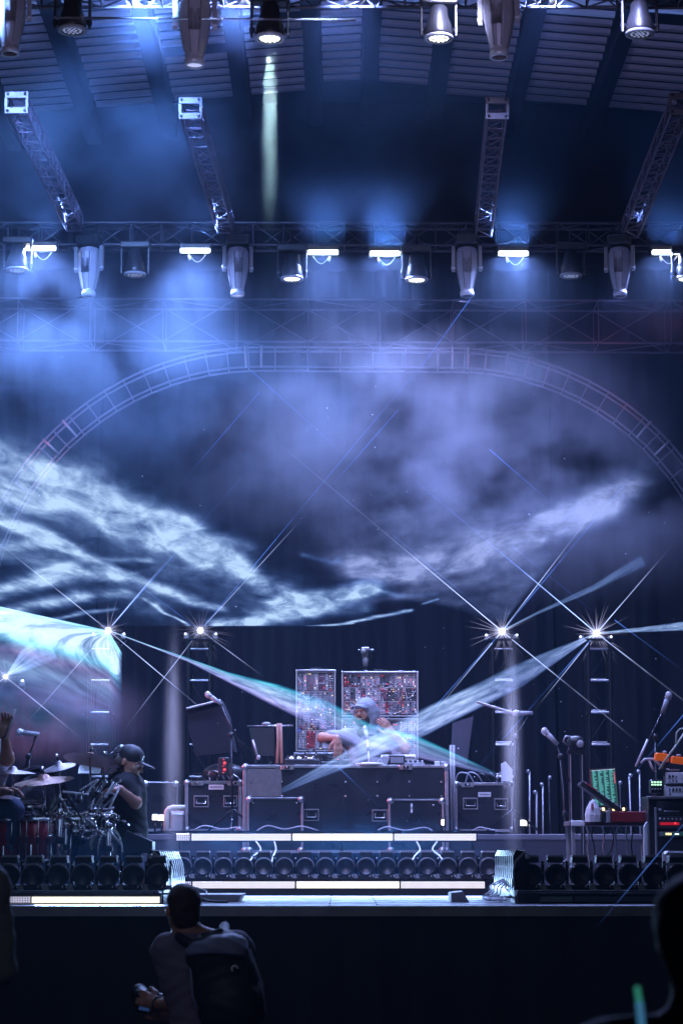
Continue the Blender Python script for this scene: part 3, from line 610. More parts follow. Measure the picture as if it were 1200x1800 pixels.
SK_W, SK_B, SK_S = streak_mat('streak_white', (.45, .56, 1), 1.1), streak_mat('streak_blue', (.1, .26, 1), .5), streak_mat('streak_short', (.62, .62, 1), .8)
LASW = mat('laser_aperture', (1, 1, 1), .4, 0, 0, 5, 0, emit=(.9, .94, 1), es=60)
names = {'a': 'left laser unit with white star streaks, beside the wide cyan fan', 'b': 'laser unit on the tower left of centre', 'c': 'laser unit on the tower right of centre', 'd': 'laser unit on the far right tower', 'e': 'small low laser unit at the far left edge'}
STREAKS = {'a': [((-40, 925, 19), .0045, SK_W), ((310, 965, 22.5), .0042, SK_W), ((480, 775, 23.5), .006, SK_B), ((30, 1290, 20), .0042, SK_W), ((480, 1352, 20), .0042, SK_W)],
         'b': [((150, 960, 20), .004, SK_B), ((205, 1300, 21), .0038, SK_W), ((470, 1195, 21), .0038, SK_W), ((560, 880, 22.5), .0038, SK_W), ((840, 520, 23), .004, SK_B)],
         'c': [((455, 750, 21.5), .0042, SK_W), ((1080, 850, 21), .0042, SK_W), ((1210, 715, 20), .005, SK_B), ((740, 1280, 21), .004, SK_W), ((580, 1450, 18.9), .004, SK_B), ((1140, 1320, 20), .0042, SK_W)],
         'd': [((820, 920, 21), .0038, SK_W), ((640, 770, 21), .005, SK_B), ((1210, 925, 21), .004, SK_W), ((1225, 1250, 20), .0055, SK_W), ((930, 1260, 21), .004, SK_W), ((760, 1440, 18.9), .004, SK_B)],
         'e': [((-30, 1150, 21), .0038, SK_W), ((60, 1140, 21), .0038, SK_W), ((170, 1320, 20), .004, SK_W), ((-20, 1215, 20), .0038, SK_W)]}
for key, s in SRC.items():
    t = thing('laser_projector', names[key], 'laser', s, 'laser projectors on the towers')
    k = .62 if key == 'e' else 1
    b = MB(); b.box((0, .11, -.005), (.17 * k, .2, .11), BLK, ch=.01); b.box((0, .11, -.07), (.24 * k, .1, .02), BLKM)
    for sx in (-1, 1): b.box((sx * .105 * k, .11, -.03), (.012, .05, .1), BLKM)
    b.build('housing', t)
    b = MB(); b.ell((0, -.0, 0), (.024 * k,) * 3, LASW, 12); b.build('aperture', t)
    b = MB()
    for sx in (-1, 1): b.box((sx * .14, .1, -.05), (.05, .05, .06), GREYP, ch=.008); b.ell((sx * .15, .06, -.03), (.011,) * 3, WHITE_LED, 6)
    b.build('clamp', t)
    b = MB(); b.tube([(.15, .1, -.05), (.17, .1, -.09), (.13, .08, -.14), (.09, .08, -.2)], .008, CABLE); b.build('power_cable', t)
    for (q, r, m) in STREAKS[key]: rod(t, 'star_streak', s, P(*q), r, m, 6)
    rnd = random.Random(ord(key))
    for i in range(60):  # starburst rays of the lens, added as short glowing rods
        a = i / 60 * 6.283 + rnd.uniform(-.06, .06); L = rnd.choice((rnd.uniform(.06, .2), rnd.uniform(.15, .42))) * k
        rod(t, 'star_streak', s, s + Vector((math.cos(a) * L, -.05, math.sin(a) * L)), .0022, SK_S, 4)
for (p, q, r, lab) in (((1200, 1450, 14), (1040, 1640, 13.8), .003, 'blue star streak slanting over the right light row'),
                    ((700, 720, 21), (560, 880, 21), .004, 'thin blue star streak crossing the smoke inside the arch'), ((830, 520, 21), (690, 715, 21), .004, 'thin pale star streak rising from the smoke to the right moving light'),
                    ((455, 690, 21), (300, 870, 21), .0035, 'faint star streak inside the left half of the arch'), ((440, 650, 21), (640, 830, 21), .0035, 'faint star streak falling through the middle smoke'), ((690, 940, 21), (880, 1100, 21), .0035, 'faint blue star streak falling toward the laser right of centre'), ((860, 790, 21), (1010, 920, 21), .0035, 'faint blue star streak above the lilac light band at right'), ((900, 960, 21.), (1060, 1090, 21), .0035, 'faint blue star streak falling toward the far right laser'), ((590, 1345, 18.85), (690, 1440, 18.8), .0035, 'faint blue star streak crossing the face of the central flight case'), ((1080, 1090, 20), (1215, 1190, 20), .0045, 'pale star streak slanting down at the right edge above the microphones'), ((1215, 1240, 19), (1080, 1400, 19), .004, 'blue star streak slanting down behind the right microphones')):
    A, B_ = P(*p), P(*q); t = thing('star_streak_line', lab, 'star streak', A); rod(t, 'streak_tube', A, B_, r, SK_B, 6)  # further lens streaks, drawn as glowing tubes
# dust caught by the light
rnd = random.Random(5); b = MB(); DUST = mat('dust_mote', (.8, .8, .85), .5, 0, 0, 5, 0)
for i in range(80): b.ell(P(rnd.uniform(0, 1200), rnd.choice((rnd.uniform(560, 1100), rnd.uniform(1100, 1450))), rnd.uniform(16.5, 21)), (rnd.choice((.0025, .003, .005)),) * 3, DUST, 5)
tag(b.build('dust'), 'pale motes of dust drifting over the stage', 'dust', kind='stuff')
# ------------------------------------------------------------------ light rows, LED strips and risers on the deck
def fixture(label, group, rim=True):
    t = thing('floor_light', label, 'stage light', (0, 0, 0), group)
    b = MB(); b.box((0, .02, .015), (.15, .16, .03), BLK, ch=.006); b.box((.03, -.061, .02), (.006, .004, .014), WHITEM); b.box((.055, -.061, .02), (.006, .004, .014), WHITEM); b.build('base', t)
    b = MB(); M = T4((0, -.045, .09)) @ Matrix.Rotation(math.pi / 2, 4, 'X')
    b.lathe([(.05, -.07), (.066, -.05), (.07, 0), (.067, .018), (.058, .022), (.054, .012), (1e-5, .008)], BLK, M, 24); hd = b.build('drum', t)
    b = MB(); b.lathe([(1e-5, .0), (.03, -.003), (.054, -.012)], GLASS, T4((0, -.053, .09)) @ Matrix.Rotation(math.pi / 2, 4, 'X'), 20); b.build('lens', hd)
    b = MB(); b.torus(.069, .0032, GREYP, T4((0, -.046, .09)) @ Matrix.Rotation(math.pi / 2, 4, 'X') , 14, 6, math.pi); b.build('rim', hd)
    b = MB(); b.prism([(-.052, .165), (.052, .165), (.046, .205), (-.046, .205)], -.03, .07, BLK); b.prism([(-.054, .2), (.054, .2), (.045, .212), (-.045, .212)], -.034, .07, GREYP); hb = b.build('head_box', t)
    for sx in (-1, 1):
        b = MB(); b.box((sx * .073, .03, .1), (.012, .05, .15), BLKM, ch=.003); b.build('yoke_arm', t)
        b = MB(); b.prism([(sx * .062, .0), (sx * .098, 0), (sx * .083, .038), (sx * .077, .038)], -.075, -.05, GREYP); b.build('foot', t)
    b = MB(); b.ell((.083, -.0, .155), (.008,) * 3, ALU, 8); b.build('connector', t)
    return t
protoF = fixture('small black floor light', 'moving lights in the middle row')
used = False
def put(x, y, z, rz, label=None, group=None, sc=1.):
    global used
    o = protoF if not used else copy_tree(protoF); used = True
    o.location = (x, y, z); o.rotation_euler.z = rz; o.scale = (sc,) * 3
    if label: o['label'] = label
    if group: o['group'] = group
ORD = ('first', 'second', 'third', 'fourth', 'fifth', 'sixth', 'seventh', 'eighth', 'ninth', 'tenth', 'eleventh', 'twelfth', 'thirteenth', 'fourteenth', 'fifteenth', 'last')
ZC, ZL = DZ + .125, DZ + .085
for i in range(16):
    p = P(321 + 35.8 * i, 1545, 17.6); put(p.x, 17.6, ZC, random.uniform(-.03, .03), 'small black floor light, %s from the left in the middle row between the LED strips' % ORD[i])
for i in range(8):
    p = P(-27 + 43.6 * i, 1565, 14.7); put(p.x, 14.7, ZL, random.uniform(-.03, .03), 'black floor light in front of the drums, %s from the left in that row' % ORD[i], 'moving lights in the left row', 1.04)
for i in range(8):
    p = P(933 + 42.8 * i, 1565, 14.9); put(p.x, 14.9, ZL, random.uniform(-.03, .03), 'black floor light below the keyboards, %s from the left in that row' % ORD[i], 'moving lights in the right row', 1.04)
RISM = mat('riser_board', (.06, .06, .07), .4, 0, .3, 4, .3)
b = MB(); b.box((-3.65, 15.85, DZ + .042), (5., 2.9, .084), RISM, ch=.004); tag(b.build('riser'), 'low black riser under the left row of lights and the drums', 'riser')
b = MB(); b.box((3.62, 15.95, DZ + .042), (5., 2.7, .084), RISM, ch=.004); tag(b.build('riser'), 'low black riser under the right row of lights and the keyboard table', 'riser')
b = MB(); b.box((-.05, 17.95, DZ + .062), (2.45, 1.1, .124), RISM, ch=.004); tag(b.build('riser'), 'low black riser under the middle row of lights', 'riser')
# side rows: tall slatted blinders seen end on, running back on either side of the recess
def ribs(x, lab, sgn):
    t = thing('blinder_bank', lab, 'stage lights', (x, 15.6, DZ), None)
    fr = MB(); fr.box((0, 0, .04), (.12, 1.9, .08), BLKM); fr.box((-sgn * .03, 0, .3), (.02, 1.9, .03), ALU_D); fr.build('frame', t)
    for i in range(10):
        y = -.82 + i * .18
        b = MB(); b.prism([(-.055, .08), (.05, .08), (.055, .24), (.02, .33), (-.04, .34), (-.06, .3)], y, y + .1, BLKM)
        b.prism([(.0 + sgn * .0 - .02, .34), (.05, .27), (.066, .2), (.06, .1), (.05, .1), (.054, .2), (.038, .262), (-.025, .325)] if sgn > 0 else
                [(.02, .34), (-.05, .27), (-.066, .2), (-.06, .1), (-.05, .1), (-.054, .2), (-.038, .262), (.025, .325)], y - .012, y + .05, GREYP)
        b.box((sgn * .065, y + .03, .13), (.01, .05, .05), ALU); b.build('lamp_module', t)
ribs(-1.2, 'bank of pale ribbed lamp modules running back at the left of the recess', 1)
ribs(1.17, 'bank of pale ribbed lamp modules running back at the right of the recess', -1)
# LED strips
def led_mat(name, fade=None):
    m = bpy.data.materials.new(name); m.use_nodes = True; n, l = m.node_tree.nodes, m.node_tree.links
    b = n['Principled BSDF']; b.inputs['Base Color'].default_value = (.3, .3, .3, 1); b.inputs['Roughness'].default_value = .3
    tc = n.new('ShaderNodeTexCoord'); sp = n.new('ShaderNodeSeparateXYZ'); l.new(tc.outputs['Object'], sp.inputs[0])
    def wave(sock, freq, duty):
        a = n.new('ShaderNodeMath'); a.operation = 'MULTIPLY'; a.inputs[1].default_value = freq; l.new(sock, a.inputs[0])
        f = n.new('ShaderNodeMath'); f.operation = 'FRACT'; l.new(a.outputs[0], f.inputs[0])
        g = n.new('ShaderNodeMath'); g.operation = 'LESS_THAN'; g.inputs[1].default_value = duty; l.new(f.outputs[0], g.inputs[0]); return g.outputs[0]
    wx, wz = wave(sp.outputs[0], 62, .7), wave(sp.outputs[2], 75, .68)
    mu = n.new('ShaderNodeMath'); mu.operation = 'MULTIPLY'; l.new(wx, mu.inputs[0]); l.new(wz, mu.inputs[1])
    # each panel is driven at its own level: the middle panels full on, the end ones low so that single diodes show
    at = n.new('ShaderNodeObjectInfo')
    ms = n.new('ShaderNodeMath'); ms.operation = 'MULTIPLY'; ms.inputs[1].default_value = 1; l.new(mu.outputs[0], ms.inputs[0])
    ad = n.new('ShaderNodeMath'); ad.operation = 'MULTIPLY_ADD'; ad.inputs[1].default_value = {'full': .3, 'mid': .8, 'low': .9}[fade]; ad.inputs[2].default_value = {'full': 1.15, 'mid': .5, 'low': .14}[fade]; l.new(ms.outputs[0], ad.inputs[0])
    b.inputs['Emission Color'].default_value = {'full': (.9, .86, .72, 1), 'mid': (.86, .8, .8, 1), 'low': (.7, .68, .9, 1)}[fade]
    l.new(ad.outputs[0], b.inputs['Emission Strength']); MATS[name] = m
    return m
LF, LM, LL = led_mat('led_panel_full', 'full'), led_mat('led_panel_mid', 'mid'), led_mat('led_panel_low', 'low')
def strip(label, Y, y0, y1, cuts, posts=None):
    zc = (P(600, y0, Y).z + P(600, y1, Y).z) / 2; h = abs(P(600, y0, Y).z - P(600, y1, Y).z)
    X = lambda px: (px - 600) / FPX * Y * 1.0
    xs = [c[0] for c in cuts]; x0 = X(cuts[0][0]); x1 = X(cuts[-1][1])
    t = thing('led_strip', label, 'LED strip', ((x0 + x1) / 2, Y, zc), 'long white LED strips')
    b = MB(); b.box((0, .03, 0), (x1 - x0 + .02, .03, h + .025), BLKM); b.box((0, .02, h / 2 + .018), (x1 - x0 + .3, .05, .012), BLKM); b.build('rail', t)
    for a, c, m in cuts: 
        b = MB(); b.box((0, 0, 0), (X(c) - X(a), .028, h), m, ch=.002); o = b.build('led_panel', t); o.location = ((X(a) + X(c)) / 2 - (x0 + x1) / 2, 0, 0)
    for px in posts or ():
        b = MB(); b.cyl((X(px) - (x0 + x1) / 2, .06, DZ - zc), (X(px) - (x0 + x1) / 2, .06, -h / 2), .014, BLKM); b.build('post', t)
strip('upper middle LED strip, glowing white in front of the flight case', 17.95, 1466, 1478, [(313, 336, LL), (339, 512, LM), (515, 689, LF), (692, 834, LM)], (318, 600, 828))
strip('lower middle LED strip, glowing white at the foot of the middle row', 17.36, 1550, 1562, [(322, 339, LL), (342, 519, LM), (522, 700, LF), (703, 848, LM)])
strip('left LED strip, glowing white along the stage edge below the drums', 14.32, 1577, 1588, [(19, 61, LL), (64, 285, LF)])
strip('unlit greenish LED strip along the stage edge at right', 14.5, 1577, 1586, [(944, 1000, mat('dark_led', (.14, .2, .18), .35)), (1003, 1180, mat('dark_led_b', (.07, .07, .09), .35))])
# light thrown by the glowing strips
for px0, px1, Y, y in ((340, 834, 17.85, 1472), (342, 848, 17.25, 1556), (64, 285, 14.2, 1582)):
    p = P((px0 + px1) / 2, y, Y); lamp('AREA', 'strip_lamp', p, p + Vector((0, -1, .0)), 17, (.32, .56, 1), (px1 - px0) / FPX * Y, .05, 180)
# flat ramps, boxes and cables on the apron
b = MB(); p = P(378, 1578, 15.2); b.prism([(-.16, 0), (.16, 0), (.19, .05), (-.15, .05)], -.3, .25, mat('pale_board', (.5, .48, .55), .5)); o = b.build('cable_box'); o.location = (p.x, 15.3, DZ); tag(o, 'low pale box on the apron beside the photographer’s head', 'box')
b = MB(); b.prism([(0, 0), (.12, 0), (.08, .07), (.0, .06)], -.2, .2, mat('pale_board', (.5, .48, .55), .5)); o = b.build('cable_box'); o.location = (P(790, 1578, 15.2).x, 15.2, DZ); tag(o, 'small pale wedge box on the apron right of the middle', 'box')
def loose(label, pts, r=.008, m=CABLE, cat='cable'):
    n = []
    for i in range(len(pts) - 1):                        # catmull-rom through the points
        p0, p1, p2, p3 = [Vector(pts[max(0, min(len(pts) - 1, i + k))]) for k in (-1, 0, 1, 2)]
        for j in range(8):
            t = j / 8; n.append(.5 * ((2 * p1) + (-p0 + p2) * t + (2 * p0 - 5 * p1 + 4 * p2 - p3) * t * t + (-p0 + 3 * p1 - 3 * p2 + p3) * t ** 3))
    n.append(Vector(pts[-1])); b = MB(); b.tube(n, r, m); o = b.build('cable', None, pts[0]); o.location = pts[0]; return tag(o, label, cat)
GC = mat('grey_cable', (.45, .45, .5), .4)
loose('black cable looping over the pale box on the apron', [P(322, 1558, 15.6), P(345, 1562, 15.4), P(362, 1568, 15.2), P(358, 1578, 15.1), P(345, 1574, 15.1), P(365, 1584, 14.9), P(400, 1586, 14.7)])
for i in range(7):
    x = 868 + i * 6; loose('tangled grey cables spilling from the right lamp bank', [P(x + 18, 1545, 15.6), P(x - 4, 1556 + i, 15.3), P(x + random.uniform(-14, 14), 1567 + i * 2, 14.9), P(x - 20, 1578, 14.8), P(x - 8, 1583, 14.7)], .006, GC)['group'] = 'tangled cables at the right lamp bank'
for (x, dx, lab) in ((450, 8, 'pale cable loop hanging behind the middle row, left'), (482, 3, 'knotted pale cable hanging behind the middle row'), (732, 6, 'pale cable hanging behind the middle row, right'), (768, -8, 'thin cable arc behind the right end of the middle row')):
    loose(lab, [P(x, 1480, 17.9), P(x + dx, 1494, 17.85), P(x - dx * .5, 1505, 17.8), P(x - dx * 1.5, 1516, 17.75)], .007, WHITEM)
# ------------------------------------------------------------------ flight cases
def case_handle(b, x, z, w=.13, h=.1, y=0):
    b.box((x, y - .004, z), (w, .008, h), ALU_D, ch=.003); b.box((x, y - .0095, z), (w * .86, .004, h * .8), BLKM)
    b.tube([(x - w * .3, y - .012, z + h * .18), (x - w * .3, y - .03, z - h * .2), (x + w * .3, y - .03, z - h * .2), (x + w * .3, y - .012, z + h * .18)], .006, ALU)
    for sx in (-1, 1):
        for sz in (-1, 1): b.ell((x + sx * w * .46, y - .009, z + sz * h * .44), (.004,) * 3, ALU, 6)
def latch(b, x, z, y=0, s=1.):
    b.box((x, y - .008, z), (.11 * s, .012, .04 * s), ALU, ch=.004); b.box((x, y - .018, z), (.05 * s, .01, .024 * s), CHROME, ch=.003)
    b.cyl((x, y - .02, z), (x, y - .028, z), .009 * s, ALU, n=10)
def flight_case(label, x0, x1, y0, y1, Y, depth, m=PLY, legs=0, handles=(), latches=(), bolts=(), cat='flight case', plate=None, trim=.032):
    k = FPX / Y; A, B_ = P(x0, y0, Y), P(x1, y1, Y); w, h = B_.x - A.x, A.z - B_.z; c = ((A.x + B_.x) / 2, Y, B_.z)
    t = thing('flight_case', label, cat, c, 'black flight cases with aluminium edges'); lx = lambda px: P(px, y0, Y).x - c[0]; lz = lambda py: P(600, py, Y).z - c[2]
    b = MB(); b.box((0, depth / 2, h / 2), (w - .012, depth, h - .012), m); b.build('body', t)
    for sx in (-1, 1):
        b = MB(); b.box((sx * (w / 2 - trim / 2), -.002, h / 2), (trim, .012, h - .05), ALU_D, ch=.003)
        for i in range(int(h / .09)): b.ell((sx * (w / 2 - trim / 2), -.009, .04 + i * .09), (.0045, .004, .0045), ALU, 6)
        b.build('edge_strip', t)
    b = MB(); b.box((0, -.003, h - trim * .4), (w - .05, .014, trim * .8), ALU, ch=.003); b.build('edge_strip', t)
    b = MB(); b.box((0, -.002, .012), (w - .05, .012, .024), ALU_D, ch=.003); b.build('edge_strip', t)
    for sx in (-1, 1):
        for z in (.022, h - .018):
            b = MB(); b.ell((sx * (w / 2 - .02), 0, z), (.032, .024, .03), ALU, 12); b.build('ball_corner', t)
    for x, y, ww, hh in handles: b = MB(); case_handle(b, lx(x), lz(y), ww, hh); b.build('handle', t)
    for x in latches: b = MB(); latch(b, lx(x), h - .02, -.008); b.build('latch', t)
    if bolts:
        b = MB()
        for x, y in bolts: b.cyl((lx(x), -.0, lz(y)), (lx(x), -.014, lz(y)), .0085, ALU, n=10)
        b.build('bolt_row', t)
    if plate: b = MB(); x, y, ww, hh = plate; b.box((lx(x), -.004, lz(y)), (ww, .008, hh), WHITEM, ch=.002); b.box((lx(x), -.009, lz(y)), (ww * .8, .002, hh * .3), GREYP); b.build('name_plate', t)
    return t, c, w, h
# low platform under the cases
b = MB(); zt = P(600, 1464, 19.0).z; b.box((-.2, 20.1, (DZ + zt) / 2 - .02), (6.6, 1.6, zt - DZ - .06), mat('platform_side', (.03, .03, .04), .6)); b.box((-.2, 20.1, zt - .035), (6.62, 1.62, .05), mat('platform_top', (.12, .12, .14), .45), ch=.006); tag(b.build('platform'), 'dark low platform carrying the flight cases and the musician', 'platform')
t, c, w, h = flight_case('large central flight case used as the table, with a worn grey panel at its left', 427, 789, 1345, 1500, 18.98, .7, latches=(505, 713),
                         bolts=[(440, 1375), (496, 1375), (440, 1400), (496, 1400), (607, 1375), (663, 1375), (719, 1375), (775, 1375), (607, 1400), (663, 1400), (719, 1400), (775, 1400)], handles=[(547, 1433, .13, .1), (667, 1434, .13, .1)])
b = MB(); A, B_ = P(434, 1352, 18.98), P(495, 1401, 18.98); b.box(((A.x + B_.x) / 2 - c[0], -.001, (A.z + B_.z) / 2 - c[2]), (B_.x - A.x, .012, A.z - B_.z), PLYG, ch=.002); b.build('worn_panel', t)
flight_case('smaller dark case standing inside the left bay of the central flight case', 434, 533, 1402, 1500, 18.9, .06, bolts=[(521, 1412), (445, 1412)], trim=.02)
flight_case('smaller dark case with a sticker, inside the right bay of the central flight case', 682, 781, 1405, 1500, 18.9, .06, plate=(723, 1421, .016, .075), bolts=[(761, 1416)], trim=.02)
flight_case('left black flight case with two recessed handles and a name plate', 325, 425, 1373, 1463, 19.5, .6, latches=(347, 411), handles=[(354, 1409, .13, .1), (405, 1409, .12, .1)], plate=(380, 1384, .13, .042))
flight_case('right black flight case with two recessed handles, beside the tall tower', 797, 905, 1376, 1463, 19.5, .6, latches=(821, 895), handles=[(826, 1413, .13, .1), (880, 1414, .12, .1)], plate=(851, 1397, .11, .04))
flight_case('dim flight case half hidden in shade at the left, behind the drummer', 252, 312, 1375, 1462, 20.4, .5, trim=.012)
# cable runs lying on the platform
for (pts, lab) in (([(450, 1462), (470, 1452), (500, 1458), (530, 1453), (560, 1461)], 'loop of pale cable lying below the left inner case'), ([(664, 1460), (680, 1454), (712, 1460), (745, 1455), (760, 1461)], 'pale cable lying below the right inner case'),
                   ([(340, 1460), (360, 1452), (390, 1458), (415, 1455), (425, 1461)], 'thin cable lying below the left flight case'), ([(830, 1461), (842, 1455), (860, 1458), (875, 1461)], 'thin cable lying below the right flight case')):
    loose(lab, [P(x, y, 18.8) for x, y in pts], .006, GC)
# curved pipe frame and work lamps at the left
CREAM = mat('cream_pipe', (.62, .6, .48), .4, 0, .15)
def px_tube(label, name, cat, pts, Y, r, m):
    b = MB(); o = P(pts[0][0], pts[0][1], Y); b.tube([P(x, y, Y) for x, y in pts], r, m, 10); q = b.build(name, None, o); q.location = o; return tag(q, label, cat)
px_tube('cream coloured rounded pipe frame beside the left flight case', 'pipe_frame', 'pipe frame', [(292, 1463), (292, 1434), (293, 1427), (297, 1422), (303, 1420), (325, 1420)], 18.7, .022, CREAM)
b = MB(); b.box((0, 0, 0), (.11, .2, .16), ALU_D, ch=.01); b.box((0, -.11, .09), (.11, .02, .02), WHITEM); o = b.build('metal_case'); o.location = P(313, 1447, 19.3); tag(o, 'small silver case inside the cream pipe frame', 'case')
WORK = mat('work_lamp_glow', (1, .95, .85), .4, 0, 0, 5, 0, emit=(1, .95, .88), es=9)
def work_lamp(px, py, Y, lab, w=.06):
    p = P(px, py, Y); t = thing('work_lamp', lab, 'lamp', p); b = MB(); b.box((0, .04, 0), (w + .03, .06, .07), BLK, ch=.01); b.cyl((0, .04, -.03), (0, .04, zt - p.z), .01, BLKM); b.build('housing', t); b = MB(); b.box((0, 0, 0), (w, .02, .045), WORK, ch=.005); b.build('lamp_face', t)
work_lamp(284, 1438, 20, 'small bright work lamp behind the cream pipe frame'); work_lamp(272, 1437, 20, 'small bright work lamp next to the black drummer\'s back', .04)
work_lamp(920, 1447, 19.6, 'small bright work lamp on the floor right of the right flight case', .05); work_lamp(778, 1446, 18.86, 'tiny white lamp strip at the right end of the central case', .018)
# ------------------------------------------------------------------ modular synthesizers
PN = [mat('module_silver', (.42, .4, .43), .35, .4, .2, 30), mat('module_pale', (.55, .53, .56), .4, .2, .2, 30), mat('module_dark', (.05, .05, .06), .4), mat('module_grey', (.25, .24, .27), .4, .3, .2, 30), mat('module_plum', (.16, .07, .1), .4), mat('module_red', (.4, .05, .06), .4), mat('module_blue', (.06, .09, .2), .4)]
KN = [mat('knob_black', (.015, .015, .018), .3), mat('knob_pale', (.7, .68, .7), .3), mat('knob_red', (.5, .03, .04), .3)]
def module(parent, x, z, w, h, y, rnd):
    pm = rnd.choices(PN, (6, 5, 2.5, 4, 1, .8, .5))[0]; dk = pm.name in ('module_dark', 'module_plum', 'module_blue')
    b = MB(); b.box((0, 0, 0), (w - .003, .012, h - .004), pm, ch=.0015)
    for sx in (-1, 1):
        for sz in (-1, 1): b.cyl((sx * (w / 2 - .005), -.006, sz * (h / 2 - .006)), (sx * (w / 2 - .005), -.008, sz * (h / 2 - .006)), .0025, ALU, n=6)
    n = max(1, int(w / .017)); rows = max(3, int(h / .019))
    for r in range(rows):
        for i in range(n):
            X, Z = (i - (n - 1) / 2) * (w - .006) / n, h / 2 - .014 - r * (h - .022) / max(1, rows - 1)
            q = rnd.random()
            if q < .42: b.cyl((X, -.006, Z), (X, -.018, Z), rnd.choice((.0042, .0055, .007)), KN[1] if (dk and rnd.random() < .5) else KN[0] if rnd.random() < .93 else KN[2], n=8)
            elif q < .8: b.cyl((X, -.006, Z), (X, -.01, Z), .0042, CHROME if dk else KN[0], n=6)
            elif q < .93: b.cyl((X, -.006, Z), (X, -.009, Z), rnd.choice((.0028, .0028, .004)), rnd.choices((RED_LED, WARM_LED, WHITE_LED), (5, 3, 3))[0], n=6)
            else: b.box((X, -.008, Z), (.004, .006, .013), rnd.choice(KN), ch=.001)
    o = b.build('module', parent); o.location = (x, y, z); return o
def synth(label, x0, x1, y0, y1, Y, rows, seed, ncab):
    rnd = random.Random(seed); A, B_ = P(x0, y0, Y), P(x1, y1, Y); w, h = B_.x - A.x, A.z - B_.z; c = ((A.x + B_.x) / 2, Y, B_.z)
    t = thing('modular_synthesizer', label, 'synthesizer', c, 'modular synthesizer cases behind the musician')
    b = MB(); b.box((0, .08, h / 2), (w, .1, h), BLK)
    for sx in (-1, 1): b.box((sx * (w / 2 - .008), -.01, h / 2), (.016, .1, h), ALU, ch=.003)
    for z in (.008, h - .008): b.box((0, -.011, z), (w - .03, .1, .016), ALU_D, ch=.003)
    b.build('case_shell', t)
    b = MB(); b.tube([(-.06, 0, h), (-.05, 0, h + .014), (.05, 0, h + .014), (.06, 0, h)], .006, BLKM); b.build('carry_handle', t)
    rh = (h - .04) / rows
    for r in range(rows):
        z = .02 + rh * (r + .5); x = -w / 2 + .018
        b = MB(); b.box((0, -.012, z + rh / 2 - .003), (w - .036, .02, .006), ALU); b.build('rack_rail', t)
        while x < w / 2 - .03:
            mw = min(rnd.choice((.03, .042, .05, .062, .08)), w / 2 - .018 - x)
            if w / 2 - .018 - x - mw < .02: mw = w / 2 - .018 - x
            module(t, x + mw / 2, z, mw, rh - .006, -.01, rnd); x += mw
    cm = [mat('patch_white', (.7, .68, .7), .4), mat('patch_pink', (.55, .25, .22), .4), mat('patch_red', (.5, .05, .05), .4), mat('patch_black', (.03, .03, .03), .4), mat('patch_blue', (.1, .2, .6), .4)]
    for i in range(ncab):
        a = Vector((rnd.uniform(-.46, .46) * w, -.02, rnd.uniform(.1, .95) * h)); q = Vector((max(-.48 * w, min(.48 * w, a.x + rnd.gauss(0, .12))), -.02, max(.05 * h, min(.96 * h, a.z + rnd.gauss(0, .07)))))
        sag = rnd.uniform(.02, .09); pts = []
        for j in range(11):
            s = j / 10; p = a.lerp(q, s); p.z -= sag * 4 * s * (1 - s); p.y -= .05 * math.sin(math.pi * s) * rnd.uniform(.9, 1.1); pts.append(p)
        b = MB(); b.tube(pts, .0028, rnd.choices(cm, (5, 4, 3, 1.5, .8))[0], 5); b.build('patch_cable', t)
    return t
synth('tall narrow modular synthesizer case left of the musician, full of patch cables', 520, 590, 1178, 1322, 20.3, 4, 5, 20)
synth('wide modular synthesizer case behind the musician\'s head, with white and orange cables', 600, 735, 1181, 1261, 20.3, 3, 12, 30)
synth('lower modular synthesizer case behind the musician, below the wide one', 600, 735, 1263, 1338, 20.31, 2, 31, 14)
synth('low synthesizer row lying at the foot of the narrow case', 516, 600, 1324, 1342, 20.0, 1, 44, 4)
b = MB(); zz = P(600, 1343, 20.2).z; b.box((.14, 20.35, (zt + zz) / 2), (1.3, .5, zz - zt), PLY); tag(b.build('gear_stand'), 'black stand under the modular synthesizer cases', 'stand')

# ------------------------------------------------------------------ things on the central case
def small(name, label, cat, fn, px, py, Y):
    b = MB(); fn(b); o = b.build(name); o.location = P(px, py, Y); return tag(o, label, cat)
ZT = P(600, 1345, 19.0).z
def onT(px, Y=19.2): p = P(px, 1345, Y); return Vector((p.x, Y, ZT))
def dev(name, label, cat, px, Y, fn): b = MB(); fn(b); o = b.build(name); o.location = onT(px, Y); return tag(o, label, cat)
dev('drum_machine', 'black pad machine with tiny white lights at the left end of the case', 'drum machine', 531, 19.15, lambda b: (b.box((0, 0, .03), (.29, .2, .06), BLK, RX(.12), .006), [b.box((-.1 + .022 * i, -.09, .062), (.012, .01, .008), BLKM if i in (2, 5, 6, 9) else WHITE_LED, None, .001) for i in range(10)], [b.cyl((-.12 + i * .03, -.02, .05), (-.12 + i * .03, -.02, .08), .008, KN[i % 2], n=8) for i in range(9)]))
dev('small_speaker', 'grey wedge shaped monitor with a ring mark right of the microphone stand', 'monitor', 667, 19.12, lambda b: (b.prism([(-.06, 0), (.06, 0), (.085, .068), (-.085, .068)], -.03, .06, GREYP), b.torus(.016, .0025, WHITEM, T4((0, -.034, .034)) @ Matrix.Rotation(math.pi / 2, 4, 'X'), 20, 6), b.box((0, -.033, .043), (.003, .003, .014), WHITEM)))
dev('mixer', 'flat mixer with knobs on the right end of the case', 'mixer', 727, 19.2, lambda b: (b.box((0, 0, .012), (.17, .16, .024), GREYP, None, .004), [b.cyl((-.07 + i * .02, -.06 + j * .04, .024), (-.07 + i * .02, -.06 + j * .04, .045), .006, KN[(i + j) % 2], n=8) for i in range(8) for j in range(4)]))
